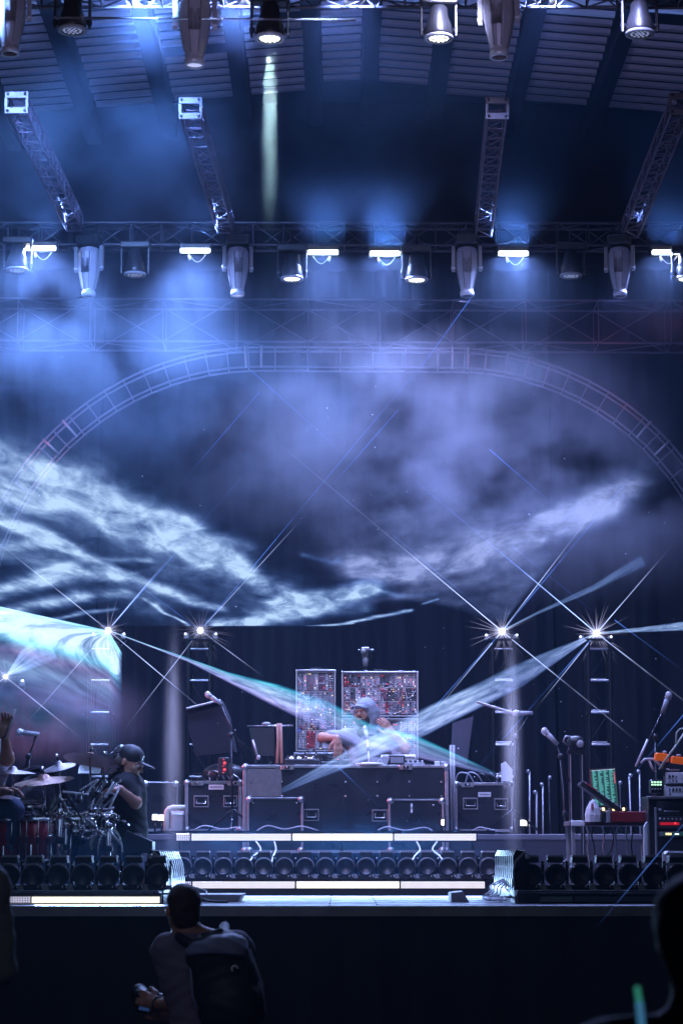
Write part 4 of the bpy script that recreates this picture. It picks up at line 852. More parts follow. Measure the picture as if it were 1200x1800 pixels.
dev('synth_box', 'dark synthesizer box between the monitor and the mixer', 'synthesizer', 697, 19.25, lambda b: (b.box((0, 0, .045), (.14, .12, .09), BLK, None, .006), b.box((0, -.062, .05), (.11, .004, .05), PN[3], None, .001)))
dev('keyboard', 'pale small keyboard stacked at the right of the musician', 'keyboard', 700, 19.45, lambda b: (b.box((0, 0, .08), (.3, .14, .03), WHITEM, RX(.2), .005), [b.box((-.13 + .02 * i, -.075, .09), (.016, .04, .008), PN[1], RX(.2), .001) for i in range(14)], b.box((0, 0, .03), (.28, .12, .06), BLK, None, .005)))
for x in (768, 779): dev('bottle', 'small white box at the right end of the case' if x == 768 else 'small grey box at the very right end of the case', 'box', x, 19.3, lambda b: b.box((0, 0, .02), (.045, .04, .04), WHITEM if x == 768 else GREYP, None, .005))
dev('cable_coil', 'black cable arching over the left side of the case', 'cable', 548, 19.1, lambda b: b.tube([(-.1 + .02 * i, 0, .02 + .12 * math.sin(i * .35)) for i in range(11)], .007, CABLE))
# thin white microphone and its stand in front of him
def mic_stand(label, base, top, boom=None, mic=True, m=BLKM, tripod=True, rr=.01, pale=False):
    base = Vector(base); t = thing('microphone_stand', label, 'microphone stand', base); top = Vector(top) - base
    b = MB(); b.cyl((0, 0, .0), top, rr, m); b.ell(top * .55, (rr * 2, rr * 2, .03), BLK); b.build('pole', t)
    if tripod:
        for k in range(3):
            a = k * 2.1 + .5; b = MB(); b.cyl((0, 0, .2), (math.cos(a) * .26, math.sin(a) * .26, .01), .009, m); b.build('leg', t)
    else: b = MB(); b.lathe([(.12, 0), (.12, .015), (.03, .025)], m); b.build('base', t)
    tip = top
    if boom:
        A, B_ = Vector(boom[0]) - base, Vector(boom[1]) - base; b = MB(); b.cyl(A, B_, .008, m); b.ell(top, (.025,) * 3, BLK); b.build('boom_arm', t); tip = B_; d = (B_ - A).normalized()
    else: d = top.normalized()
    if mic:
        q = Vector(mic) - base if not isinstance(mic, bool) else tip + d * .12
        dd = (q - tip).normalized(); b = MB(); b.cyl(tip - dd * .02, tip + dd * .1, .016, GREYP, .021); b.ell(tip + dd * .125, (.026, .026, .03), PN[1] if pale else ALU_D, 12); b.cyl(tip + dd * .1, tip + dd * .108, .027, ALU); b.build('microphone', t)
    return t
mic_stand('thin pale microphone stand rising from the case in front of the musician', onT(649, 19.05), P(645, 1296, 19.15), mic=P(641, 1282, 19.25), tripod=False, rr=.007, m=WHITEM)
# ------------------------------------------------------------------ other gear behind
def stage_pt(px, py, Y): return P(px, py, Y)
def follow_cam():
    p = P(642, 1182, 21); t = thing('camera_stand', 'small clamp and camera on a dark pole above the synthesizers', 'camera stand', (p.x, 21, zt)); z = lambda py: P(642, py, 21).z - zt
    b = MB(); b.cyl((0, 0, 0), (0, 0, z(1172)), .017, BLKM); b.build('pole', t)
    b = MB(); b.cyl((0, 0, z(1172)), (0, 0, z(1155)), .022, GREYP, .03); b.box((0, 0, z(1150)), (.07, .06, .08), BLK, ch=.01); b.box((0, -.01, z(1141)), (.075, .06, .03), PN[1], ch=.008); b.cyl((-.02, -.05, z(1146)), (-.02, -.02, z(1146)), .025, GREYP); b.ell((.06, -.01, z(1143)), (.025, .02, .013), ALU); b.ell((-.055, -.01, z(1143)), (.015, .015, .01), ALU)
    b.tube([(.05, 0, z(1143)), (.06, 0, z(1155)), (.03, 0, z(1168)), (.01, 0, z(1180))], .006, CABLE); b.build('camera', t)
follow_cam()
# left: upright dark keyboard cover and boom microphone
b = MB(); A = [P(327, 1246, 19.6), P(387, 1231, 19.6), P(400, 1260, 19.6), P(412, 1322, 19.6), P(345, 1330, 19.6), P(333, 1290, 19.6)]
o0 = A[4]; vs = [v - o0 for v in A] + [v - o0 + Vector((.02, .12, 0)) for v in A]; n = 6
b.add(vs, [(5, 4, 3, 2, 1, 0), (6, 7, 8, 9, 10, 11)] + [(i, (i + 1) % n, (i + 1) % n + n, i + n) for i in range(n)], DRAPE)
t = b.build('draped_stand'); t.location = o0; tag(t, 'tall stand draped in black cloth with a pale slanted top, left of the centre', 'draped stand')
b = MB(); a, c = P(327, 1246, 19.55) - o0, P(388, 1231, 19.55) - o0; R = RY(-math.atan2(c.z - a.z, c.x - a.x)); b.box((a + c) / 2 + Vector((0, .02, .0)), ((c - a).length, .1, .014), WHITEM, R, .005); b.build('top_edge', t)
mic_stand('dark boom stand with a pale microphone over the black draped stand', (P(409, 1400, 19.3).x, 19.3, zt), P(406, 1292, 19.3), (P(430, 1330, 19.3), P(386, 1236, 19.3)), mic=P(376, 1229, 19.3), pale=True)
def music_stand():
    o0 = P(458, 1328, 19.7); t = thing('music_stand', 'black desk on a stand with a bright top bar, left of the synthesizers', 'music stand', (o0.x, o0.y, zt)); L = lambda x, y, Y=19.7: P(x, y, Y) - t.location
    b = MB(); b.prism([(L(438, 1280).x, L(438, 1280).z), (L(481, 1280).x, L(481, 1280).z), (L(483, 1330).x, L(483, 1330).z), (L(446, 1328).x, L(446, 1328).z)], -.02, .02, BLK); b.build('desk', t)
    b = MB(); b.cyl(L(434, 1277), L(515, 1276), .008, ALU); b.ell(L(468, 1273), (.04, .02, .018), GREYP, 8); b.build('top_bar', t)
    for x in (450, 475): b = MB(); b.cyl(L(x, 1328), (L(x, 1328).x, 0, 0), .011, BLKM); b.build('leg', t)
    b = MB(); b.cyl(L(444, 1301, 19.6), L(452, 1328, 19.6), .009, PN[1]); b.ell(L(454, 1332, 19.6), (.018, .018, .024), PN[1], 10); b.build('hanging_microphone', t)
music_stand()
STK = mat('stick_wood', (.4, .2, .14), .5)
for x in (488, 493): b = MB(); b.tube([P(x, 1272, 19.6), P(x + 1, 1300, 19.6), P(x + (2 if x > 490 else -1), 1342, 19.5)], .014, STK, 8); o = b.build('mallet', None, P(x, 1342, 19.5)); o.location = P(x, 1342, 19.5); tag(o, 'left one of two reddish hanging straps by the bright bar' if x < 490 else 'right one of two reddish hanging straps by the bright bar', 'strap')
def red_gadget(b):
    b.box((0, 0, 0), (.09, .08, .15), BLK, ch=.01)
    for i in range(5): b.cyl((.0 + .01 * (i % 2), -.045, -.06 + i * .028), (.01 * (i % 2), -.055, -.06 + i * .028), .011, RED_LED if i % 2 else mat('red_knob_lit', (.6, .06, .05), .4), n=10)
small('effects_unit', 'small box with red knobs glowing on the left flight case', 'effects box', red_gadget, 393, 1347, 19.4)
small('tom_case', 'round dark drum bag lying on the left flight case', 'bag', lambda b: b.ell((0, 0, 0), (.2, .14, .1), BLK), 395, 1362, 19.75)
for i in range(6): loose('pile of loose cables on top of the left flight case', [P(345 + 12 * i, 1372, 19.5), P(352 + 12 * i + random.uniform(-9, 9), 1356 + random.uniform(-8, 6), 19.45), P(366 + 10 * i, 1362 + random.uniform(-9, 4), 19.4), P(376 + 9 * i, 1370, 19.5)], .006, random.choice((CABLE, GC, WHITEM)))['group'] = 'loose cables on the left flight case'
# right of centre
b = MB(); a, c = P(838, 1234, 19.4), P(895, 1252, 19.4); R = RY(-math.atan2(c.z - a.z, c.x - a.x)); b.box((0, 0, 0), ((c - a).length, .12, .014), WHITEM, R, .004); o = b.build('cymbal_edge'); o.location = (a + c) / 2; tag(o, 'pale slanted blade of a stand in front of the tower right of centre', 'stand top')
b = MB(); b.prism([(0, 0), (.14, .0), (.2, .42), (.02, .36)], -.02, .08, mat('slate_cloth', (.06, .06, .08), .7)); o = b.build('draped_stand'); o.location = P(792, 1344, 19.8); tag(o, 'grey draped stand behind the right flight case', 'draped stand')
mic_stand('boom stand with a pale microphone beside the tower right of centre', (P(905, 1400, 19).x, 19.2, zt), P(906, 1295, 19.2), (P(893, 1316, 19.2), P(932, 1254, 19.2)), mic=P(913, 1254, 19.2), pale=True)
for x in (792, 797): b = MB(); A = P(x, 1310, 19.3); b.cyl((0, 0, 0), (0, 0, A.z - zt), .011, GREYP); o = b.build('stand_pole'); o.location = (A.x, 19.3, zt); tag(o, ('left' if x < 795 else 'right') + ' one of two thin poles at the right end of the central case', 'pole')
small('paper_cone', 'white folded paper standing on the right flight case', 'paper', lambda b: b.prism([(-.04, 0), (.05, 0), (.055, .1), (-.005, .17), (-.04, .15)], -.03, .03, WHITEM), 889, 1374, 19.4)
for i in range(5): loose('loose cable lying on top of the right flight case', [P(800 + 18 * i, 1375, 19.5), P(806 + 18 * i, 1364 + random.uniform(-8, 4), 19.45), P(822 + 16 * i, 1366 + random.uniform(-6, 5), 19.4), P(832 + 15 * i, 1375, 19.5)], .006, random.choice((CABLE, GC)))['group'] = 'loose cables on the right flight case'
# ------------------------------------------------------------------ right hand keyboard station
TY = 16.9
def rp(x, y, Y=TY): return P(x, y, Y)
zr_ = DZ + .085
tt = thing('work_table', 'dark table with a pale corner carrying keyboards at the right', 'table', (rp(1075, 1447).x, TY, zr_))
b = MB(); A, B_ = rp(1000, 1443), rp(1150, 1450); b.box((0, .2, A.z - zr_ - .02), (B_.x - A.x, .45, .035), mat('table_top', (.1, .06, .07), .35), ch=.005); b.build('tabletop', tt)
b = MB(); b.box((A.x - tt.location.x + .06, -.035, A.z - zr_ - .02), (.1, .02, .04), WHITEM, ch=.004); b.build('pale_corner', tt)
for x, y in ((-1, -1), (1, -1), (-1, 1), (1, 1)): b = MB(); xx = x * ((B_.x - A.x) / 2 - .03); b.box((xx, .2 + y * .19, (A.z - zr_ - .04) / 2), (.025, .025, A.z - zr_ - .04), GREYP); b.build('leg', tt)
REDB = mat('red_box', (.22, .015, .02), .4, 0, .2)
def lift(o, px0, px1, y, Y): o.location = ((P(px0, y, Y).x + P(px1, y, Y).x) / 2, Y, P(px0, y, Y).z)
b = MB(); b.box((0, 0, .043), (.31, .2, .08), REDB, ch=.006); b.box((.15, -.02, .045), (.015, .22, .1), PN[1], ch=.003); b.box((-.175, 0, .045), (.03, .2, .09), GREYP, ch=.006)
for i in range(12): b.cyl((-.3 + i * .025, 0, .09), (-.3 + i * .025, 0, .112), .008, (KN[1], WARM_LED, KN[0])[i % 3], n=8)
b.box((-.2, 0, .045), (.24, .18, .07), BLK, ch=.004)
o = b.build('synthesizer_red'); o['category'] = 'synthesizer'; o['label'] = 'dark red box synthesizer lying on the right hand table'; o.name = 'desktop_synthesizer'; lift(o, 1070, 1146, 1447, 16.9)
small('white_bag', 'crumpled white plastic bag standing on the right hand table', 'bag', lambda b: (b.lathe([(.058, 0), (.062, .05), (.05, .1), (.022, .15), (1e-5, .165)], WHITEM, None, 9, False), b.box((-.01, -.055, .11), (.02, .01, .04), mat('pink_mark', (.6, .2, .2), .5))), 1042, 1445, 16.75)
# tilted keyboard and screen
b = MB(); R = RY(.62); b.box((0, 0, 0), (.36, .22, .035), BLK, R, .006)
for i in range(22): b.box(R @ Vector((-.16 + i * .015, -.03, .022)), (.011, .12, .008), PN[1] if i % 3 else KN[0], R, .001)
b.box(R @ Vector((-.1, -.1, .02)), (.1, .04, .01), mat('module_red', (.4, .05, .06), .4), R)
o = b.build('tilted_keyboard'); o.location = P(1053, 1402, 16.95); tag(o, 'dark keyboard tilted steeply below the green screen', 'keyboard')
GT = mat('green_text', (.1, .5, .35), .5, 0, 0, 5, 0, emit=(.14, .62, .42), es=.55); SCR = mat('screen_dark', (.01, .05, .04), .2, 0, .1, 5, 0, emit=(.02, .12, .1), es=.35)
t = thing('monitor_screen', 'screen filled with columns of green lines on the right hand table', 'screen', P(1062, 1385, 17.3))
b = MB(); b.box((0, 0, 0), (.205, .02, .3), BLK, ch=.006); b.build('casing', t); t.rotation_euler = (-.1, -.07, -.12)
b = MB(); b.box((0, -.0115, 0), (.185, .002, .275), SCR); b.build('display', t)
b = MB(); rnd = random.Random(3)
for c in range(4):
    for r in range(34): w_ = rnd.uniform(.012, .034); b.box((-.083 + c * .043 + w_ / 2, -.0135, .13 - r * .0078), (w_, .001, .004), GT)
b.box((.082, -.0135, .07), (.008, .001, .09), mat('red_text', (.5, .1, .1), .5, emit=(.7, .1, .1), es=.6)); b.box((0, -.0135, .134), (.18, .001, .004), mat('pale_text', (.6, .7, .6), .5, emit=(.5, .6, .5), es=.6))
b.build('text_lines', t); tag(t.children[-1], kind='stuff')
b = MB(); b.cyl((0, .03, -.1), (0, .06, P(1062, 1447, 17.3).z - t.location.z), .012, BLKM); b.build('support', t)
# rack with white synth panel on top
xr = P(1170, 1400, 16.6).x; z1 = P(1170, 1400, 16.6).z
t = thing('equipment_rack', 'black rack with red glowing display and steel frame at the right edge', 'rack', (xr + .09, 16.6, zr_)); hh = z1 - zr_
b = MB(); b.box((0, .2, hh / 2), (.44, .4, hh), BLK, ch=.006); b.box((0, -.005, hh - .01), (.46, .03, .02), ALU, ch=.003); b.build('cabinet', t)
for sx in (-1, 1): b = MB(); b.box((sx * .17, -.01, hh / 2 - .03), (.014, .03, hh - .1), GREYP, ch=.002); b.build('rail', t)
b = MB(); b.box((0, -.012, hh - .09), (.32, .02, .1), PN[2], ch=.003); b.tube([(-.11, -.03, hh - .11), (.0, -.035, hh - .11)], .006, GREYP); b.cyl((-.14, -.02, hh - .1), (-.14, -.03, hh - .1), .01, KN[1], n=10); b.build('rack_unit', t)
b = MB(); b.box((0, -.012, hh - .19), (.32, .02, .09), PN[2], ch=.003); b.box((-.07, -.024, hh - .2), (.14, .004, .02), mat('red_display', (.2, .01, .01), .3, emit=(.5, .01, .03), es=.8)); b.ell((-.03, -.026, hh - .197), (.006,) * 3, RED_LED, 6); b.box((.06, -.026, hh - .205), (.035, .004, .028), WHITE_LED, ch=.002)
for i in range(9): b.cyl((-.14 + i * .03, -.02, hh - .165), (-.14 + i * .03, -.028, hh - .165), .006, KN[1], n=8)
b.build('rack_unit', t)
b = MB(); b.box((-.02, -.012, hh - .275), (.26, .02, .035), GREYP, ch=.004); b.box((-.02, -.024, hh - .275), (.2, .004, .022), SCR)
for x, w_ in ((-.095, .012), (-.078, .012), (-.064, .007)): b.box((x, -.027, hh - .274), (w_, .002, .014), WARM_LED)
b.box((-.02, -.027, hh - .275), (.03, .002, .006), WHITE_LED); b.build('rack_unit', t)
b = MB(); b.box((0, 0, .09), (.34, .1, .16), GREYP, ch=.02); b.box((0, -.055, .15), (.3, .01, .012), ALU, ch=.003); o = b.build('amplifier'); o.location = (xr + .08, 16.2, zr_ + .08); tag(o, 'grey blue amplifier box with a bright top edge at the lower right', 'amplifier')
def wsynth(b):
    for z, w_ in ((.05, .3), (-.045, .32)):
        b.box((0, 0, z), (w_, .03, .085), PN[1], RX(-.3), .004)
        for r in range(2):
            for i in range(11):
                if rnd.random() < .8: b.cyl((-.125 + i * .025, -.02, z + .02 - r * .035), (-.125 + i * .025, -.035, z + .014 - r * .035), rnd.choice((.005, .008)), KN[0], n=8)
    b.box((0, .06, 0), (.3, .12, .14), BLK)
small('panel_synthesizer', 'white two tier synthesizer panel with black knobs on the rack', 'synthesizer', wsynth, 1206, 1381, 16.5)
def fader(b):
    b.box((0, 0, 0), (.09, .08, .1), BLK, ch=.008)
    for r in range(2):
        for i in range(4): b.box((-.03 + i * .02, -.042, .03 - r * .018), (.014, .006, .011), mat('green_pad', (.4, .8, .5), .4, emit=(.5, 1, .6), es=1.6), ch=.001)
    for i in range(4): b.cyl((-.03 + i * .02, -.04, -.02), (-.03 + i * .02, -.052, -.02), .007, GREYP, n=8)
small('pad_controller', 'small pad box with glowing green keys beside the white synthesizer panel', 'controller', fader, 1152, 1383, 16.5)
ORG = mat('orange_plastic', (.95, .16, .01), .4, 0, .08, emit=(1, .15, .01), es=.22)  # faint emission brightens the plastic, which is no lamp
def orange(b):
    b.box((-.06, 0, .01), (.1, .08, .055), ORG, RY(.12), .006); b.box((.06, 0, -.012), (.1, .08, .05), ORG, RY(.12), .006); b.cyl((-.04, -.02, .04), (-.04, -.02, .055), .014, WHITEM); b.cyl((.06, -.02, .018), (.06, -.02, .03), .014, WHITEM)
small('orange_drum_pad', 'bright orange wood block pair clamped above the white synthesizer', 'wood block', orange, 1177, 1334, 16.5)
def clamp(b):
    b.tube([(-.12, 0, .0), (-.09, 0, .03), (-.03, 0, .03), (0, 0, 0), (.04, 0, -.03)], .011, PN[1]); b.tube([(-.06, 0, .02), (-.04, 0, -.03), (-.02, 0, -.06)], .009, PN[1]); b.cyl((.05, 0, .02), (.05, 0, -.09), .012, BLKM); b.tube([(.02, 0, -.03), (.09, 0, -.05), (.16, 0, -.05)], .006, PN[1])
small('chrome_clamp', 'bright metal clamp left of the orange wood blocks', 'clamp', clamp, 1155, 1342, 16.6)
mic_stand('tall boom stand with a pale pencil microphone near the right edge', (P(1152, 1440, 17).x, 17, zr_), P(1152, 1296, 17), (P(1120, 1345, 17), P(1165, 1250, 17)), mic=P(1171, 1234, 17), pale=True)
mic_stand('boom stand with a pale microphone hanging left of the green screen', (P(1000, 1420, 17.4).x, 17.4, zr_), P(985, 1330, 17.4), (P(1000, 1375, 17.4), P(977, 1306, 17.4)), mic=P(967, 1296, 17.4), pale=True)
px_tube('pale drumstick leaning over the orange wood blocks', 'drumstick', 'drumstick', [(1158, 1353), (1202, 1290)], 16.4, .008, CREAM)
px_tube('pale bent cable rising at the right edge above the wood blocks', 'bent_cable', 'cable', [(1187, 1310), (1189, 1288), (1194, 1282), (1204, 1281)], 16.4, .006, CREAM)
px_tube('pale drumstick hanging from the boom at the right', 'drumstick', 'drumstick', [(1117, 1348), (1138, 1300)], 16.9, .009, WHITEM)
t = thing('equipment_tower', 'black two legged speaker stand with clamps left of the green screen', 'stand', (P(1013, 1400, 17.6).x, 17.6, zr_)); zt2 = P(1013, 1315, 17.6).z - zr_
for sx in (-1, 1): b = MB(); b.box((sx * .045, 0, zt2 / 2), (.03, .03, zt2), BLK, ch=.005); b.box((sx * .045, -.018, zt2 / 2), (.006, .006, zt2 * .9), GREYP); b.build('upright', t)
b = MB(); b.ell((0, 0, zt2 + .05), (.07, .05, .045), BLK); b.tube([(-.06, 0, zt2 + .02), (-.1, -.02, zt2 + .05), (-.08, -.03, zt2 + .09), (-.02, 0, zt2 + .08)], .008, GREYP); b.ell((.03, -.04, zt2 + .03), (.03, .02, .03), GREYP); b.box((0, 0, zt2 - .03), (.14, .05, .03), BLKM, ch=.005); b.build('clamp_head', t)
for x in (1090, 1108, 940, 952, 966, 1122, 928):                      # thin poles and cables behind the right table
    A = P(x, 1365 + random.uniform(-15, 30), 19.6); b = MB(); b.cyl((0, 0, 0), (random.uniform(-.02, .02), 0, A.z - DZ), .008, random.choice((GREYP, BLKM, ALU_D)), n=8); b.ell((0, 0, A.z - DZ), (.018,) * 3, ALU_D, 8); o = b.build('stand_pole'); o.location = (A.x, 19.6, DZ); tag(o, 'thin grey stand pole in the dim clutter behind the keyboard table', 'pole', 'thin poles behind the keyboard table')
for i in range(9):
    x = 1030 + i * 14; loose('cable hanging down behind the keyboard table', [P(x, 1452, 17.2), P(x + random.uniform(-6, 6), 1470, 17.2), P(x + random.uniform(-10, 10), 1492, 17.2), P(x + random.uniform(-12, 12), 1515, 17.2)], .006, random.choice((CABLE, GC, WHITEM)))['group'] = 'cables hanging under the keyboard table'
b = MB(); b.prism([(-.03, 0), (.05, 0), (.045, .22), (.0, .3), (-.025, .26)], -.03, .03, WHITEM); o = b.build('white_cloth'); o.location = P(1138, 1517, 16.7); tag(o, 'pale cloth hanging below the right end of the table', 'cloth')
# ------------------------------------------------------------------ drum kits at the left
REDS = mat('red_drum_shell', (.3, .015, .03), .22, .2, .15, 8, 0, coat=.6); DKS = mat('dark_drum_shell', (.03, .025, .035), .25, .2, .15, 8, 0, coat=.6)
HEADW = mat('drum_head', (.6, .58, .62), .45, 0, .1); BRASS = mat('cymbal_bronze', (.3, .17, .13), .42, .8, .2, 4, .1); BRASSP = mat('cymbal_pale', (.42, .36, .38), .42, .7, .2, 4, .1)
zd = DZ + .085
def drum(label, px, py, Y, r, h, shell, tilt=(0, 0), legs=True, clear=None, head=None):
    # px, py: centre of the top rim; the shell hangs below it
    p = P(px, py, Y); t = thing('drum', label, 'drum', p, 'drums of the kits at the left'); R = Matrix.Rotation(tilt[0], 4, 'X') @ Matrix.Rotation(tilt[1], 4, 'Y')
    b = MB(); b.lathe([(r, -h), (r, 0)], shell, R, 28); s = b.build('shell', t)
    for z in (-h + .01, -.005):
        b = MB(); b.torus(r + .006, .008, CHROME, R @ T4((0, 0, z)), 28, 8); b.lathe([(r + .004, -.012), (r + .009, -.012), (r + .009, .012), (r + .004, .012)], CHROME, R @ T4((0, 0, z)), 28, cap=False); b.build('hoop', t)
    b = MB(); b.lathe([(r, -.002), (1e-5, .0)], head or HEADW, R, 28); b.build('drum_head', t)
    for k in range(8):
        a = k * math.pi / 4 + .3; c, sn = math.cos(a) * (r + .01), math.sin(a) * (r + .01)
        b = MB(); b.cyl(R @ Vector((c, sn, -.01)), R @ Vector((c, sn, -h + .01)), .0035, CHROME, n=6); b.box(R @ Vector((c, sn, -h / 2)), (.018, .018, min(.06, h * .4)), CHROME, ch=.004); b.build('lug', s)
    if legs:
        for k in range(3):
            a = k * 2.094 + .4; b = MB(); q = R @ Vector((math.cos(a) * (r + .015), math.sin(a) * (r + .015), -h * .6)); b.cyl(q, (q.x * 1.05, q.y * 1.05, zd - p.z), .008, CHROME, n=8); b.ell((q.x * 1.05, q.y * 1.05, zd - p.z + .012), (.014, .014, .014), BLK, 8); b.build('leg', t)
    return t
def bass_drum(label, px, py, Y, r, d, rz, shell, facecol, tilt=0, logo=True):
    p = P(px, py, Y); p.z = max(p.z, zd + r + .02); t = thing('bass_drum', label, 'bass drum', p, 'drums of the kits at the left', rz); M = Matrix.Rotation(math.pi / 2, 4, 'X')
    b = MB(); b.lathe([(r, -d / 2), (r, d / 2)], shell, M, 36); b.build('shell', t)
    for z in (-d / 2, d / 2): b = MB(); b.lathe([(r - .004, z - .018), (r + .018, z - .018), (r + .018, z + .018), (r - .004, z + .018), (r - .004, z - .018)], DKS, M, 36, False, cap=False); b.torus(r + .012, .006, CHROME, M @ T4((0, 0, z)), 36); b.build('hoop', t)
    b = MB(); b.lathe([(r - .002, d / 2 - .006), (1e-5, d / 2 - .004)], facecol, M, 36); b.lathe([(1e-5, -d / 2), (r, -d / 2)], HEADW, M, 36); b.build('drum_head', t)
    if logo: b = MB(); b.torus(r * .72, .006, DKS, M @ T4((0, 0, d / 2)), 36); b.build('head_ring', t)
    for sx in (-1, 1): b = MB(); b.cyl((sx * r * .7, -d / 2, -r * .7), (sx * r * .95, -d / 2 - .08, zd - p.z), .009, CHROME); b.build('spur', t)
    return t
def cymbal(label, px, py, Y, r, tilt, m, base=None, n_=0):
    # tilt: (towards camera, sideways)
    p = P(px, py, Y); bx = base if base is not None else p.x; t = thing('cymbal', label, 'cymbal', (bx, Y + .1, zd), 'cymbals of the kits at the left'); L = p - t.location
    R = T4(L) @ Matrix.Rotation(tilt[0], 4, 'X') @ Matrix.Rotation(tilt[1], 4, 'Y')
    b = MB(); b.lathe([(r, -.012), (r * .8, -.004), (r * .5, .005), (r * .22, .012), (r * .17, .03), (r * .08, .04), (1e-5, .042)], m, R, 36, cap=False)
    b.lathe([(r, -.013), (r * .5, .003), (r * .2, .01), (1e-5, .02)], m, R, 36, cap=False); b.build('disc', t)
    b = MB(); b.cyl(R @ Vector((0, 0, .04)), R @ Vector((0, 0, .075)), .008, BLK); b.ell(R @ Vector((0, 0, .08)), (.014,) * 3, CHROME, 8); b.build('wing_nut', t)
    mid = Vector((0, .02, L.z * .62)); b = MB(); b.cyl((0, 0, .1), mid, .012, CHROME); b.cyl(mid, R @ Vector((0, 0, 0)), .008, CHROME); b.ell(mid, (.022, .022, .03), CHROME, 10); b.ell((0, 0, .5 * L.z), (.02, .02, .03), BLKM, 8); b.build('stand', t)
    for k in range(3): a = k * 2.094; b = MB(); b.cyl((0, 0, .28), (math.cos(a) * .24, math.sin(a) * .24, .01), .009, CHROME, n=8); b.build('leg', t)
    return t
# the far (left) kit
bass_drum('big bass drum with a pale head tilted up behind the red floor drums', 55, 1398, 16.6, .2, .3, .5, DKS, HEADW).location.z = P(55, 1400, 16.6).z
cymbal('large bronze cymbal seen edge on in front of the pale bass drum head', 77, 1371, 16, .215, (.16, -.1), BRASS)
cymbal('pale cymbal standing on end left of the bronze pair', 104, 1347, 16.3, .12, (.25, -.2), BRASSP)
cymbal('big bronze cymbal next to the bowed drummer', 158, 1333, 16.1, .19, (-.22, .1), BRASS)
cymbal('second bronze cymbal overlapping behind the big one, close to the drummer', 180, 1342, 16.5, .17, (-.3, .22), BRASS)
cymbal('thin pale cymbal at the left edge below the playing hand', 22, 1357, 15.8, .16, (.06, 0), BRASSP)
cymbal('small pale cymbal at the left edge beside the blue jeans', 6, 1400, 15.6, .12, (.08, .05), BRASSP)
drum('red floor drum at the left edge with a shiny rim', 16, 1441, 15.6, .115, .3, REDS)
drum('tall red drum right of the first one, with a chrome hoop', 63, 1440, 15.5, .095, .29, REDS)
drum('dark small drum tilted above the red drums', 52, 1412, 16.0, .1, .11, DKS, (.25, .05), False, head=DKS)
drum('small red drum behind the stands, glowing in the stage light', 90, 1440, 16.0, .07, .12, REDS, (.1, 0))
drum('shallow snare drum with chrome shell in the middle of the hardware', 134, 1436, 15.9, .125, .1, CHROME, (.12, .04))
drum('dark drum below the cymbals in front of the drummer', 172, 1428, 16.1, .1, .16, DKS, (.2, -.1), True, head=DKS)
bass_drum('narrow dark bass drum turned sideways with a bright white head', 166, 1499, 15.9, .155, .22, 1.12, DKS, mat('bass_head_white', (.8, .78, .82), .5))
bass_drum('dark bass drum standing low behind the red drums', 97, 1500, 16.4, .2, .25, .75, DKS, DKS, logo=False)
# stands, rack tubes, clamps and booms: the chrome thicket
rnd = random.Random(11)
for x, y0, Y, r, lab in ((105, 1432, 15.6, .02, 'thick chrome drum rack post beside the red drums'), (116, 1452, 15.7, .012, 'thinner chrome post right of the thick one'), (191, 1455, 15.6, .018, 'chrome post in front of the drummer\'s hip'), (187, 1440, 15.8, .01, 'thin chrome post beside the drummer'), (143, 1455, 15.9, .012, 'dim chrome post left of the white bass drum head')):
    A = P(x, y0, Y); b = MB(); b.cyl((0, 0, 0), (0, 0, A.z - zd), r, CHROME, n=14); b.ell((0, 0, A.z - zd), (r * 1.5, r * 1.5, r * 2), CHROME, 10); b.cyl((0, 0, (A.z - zd) * .6), (0, 0, (A.z - zd) * .7), r * 1.6, BLKM); o = b.build('chrome_post'); o.location = (A.x, Y, zd); tag(o, lab, 'drum hardware')
b = MB(); A, B_ = P(8, 1428, 15.9), P(205, 1437, 15.9); b.cyl((0, 0, 0), B_ - A, .018, CHROME, n=12)
for i in range(9): q = (B_ - A) * (i / 8.5 + .03); b.box(q, (.035, .06, .055), BLKM if i % 2 else CHROME, ch=.006); b.cyl(q + Vector((0, -.04, 0)), q + Vector((0, -.06, .0)), .013, CHROME, n=8)
o = b.build('rack_bar'); o.location = A; tag(o, 'long chrome rack bar with clamps running across the drum kits', 'drum hardware')
for i in range(16):
    x, y = rnd.uniform(100, 205), rnd.uniform(1385, 1475); L = rnd.uniform(20, 55); a = rnd.choice((-1, 1)) * rnd.uniform(.2, 1.35); Y = rnd.uniform(15.5, 16.2)
    A, B_ = P(x, y, Y), P(x + L * math.cos(a), y - L * math.sin(a), Y + rnd.uniform(-.1, .2)); b = MB(); d = B_ - A
    b.cyl((0, 0, 0), d, .008, rnd.choice((CHROME, CHROME, BLKM)), n=8); q = d * rnd.uniform(.3, .8); b.box(q, (.03, .035, .03), rnd.choice((CHROME, BLKM)), ch=.005); b.cyl(q + Vector((0, -.02, .0)), q + Vector((.03, -.04, .01)), .005, CHROME, n=6); b.ell(d, (.012,) * 3, CHROME, 8); b.cyl(q + Vector((-.02, 0, 0)), q + Vector((-.02, 0, .05)), .005, CHROME, n=6)
    o = b.build('clamp_arm'); o.location = A; tag(o, 'short chrome arm with a clamp in the tangle of drum hardware', 'drum hardware', 'chrome arms in the drum hardware')
for i, (x0, y0, x1, y1) in enumerate(((150, 1400, 195, 1350), (165, 1440, 172, 1380), (178, 1395, 200, 1420), (140, 1390, 180, 1372), (185, 1400, 200, 1375))):
    loose('loose cable looped among the cymbal stands', [P(x0, y0, 15.9), P((x0 + x1) / 2 + 12, (y0 + y1) / 2 - 10, 15.8), P((x0 + x1) / 2 - 8, (y0 + y1) / 2 + 14, 15.85), P(x1, y1, 15.9)], .006, rnd.choice((GC, WHITEM, CABLE)))['group'] = 'cables among the cymbal stands'
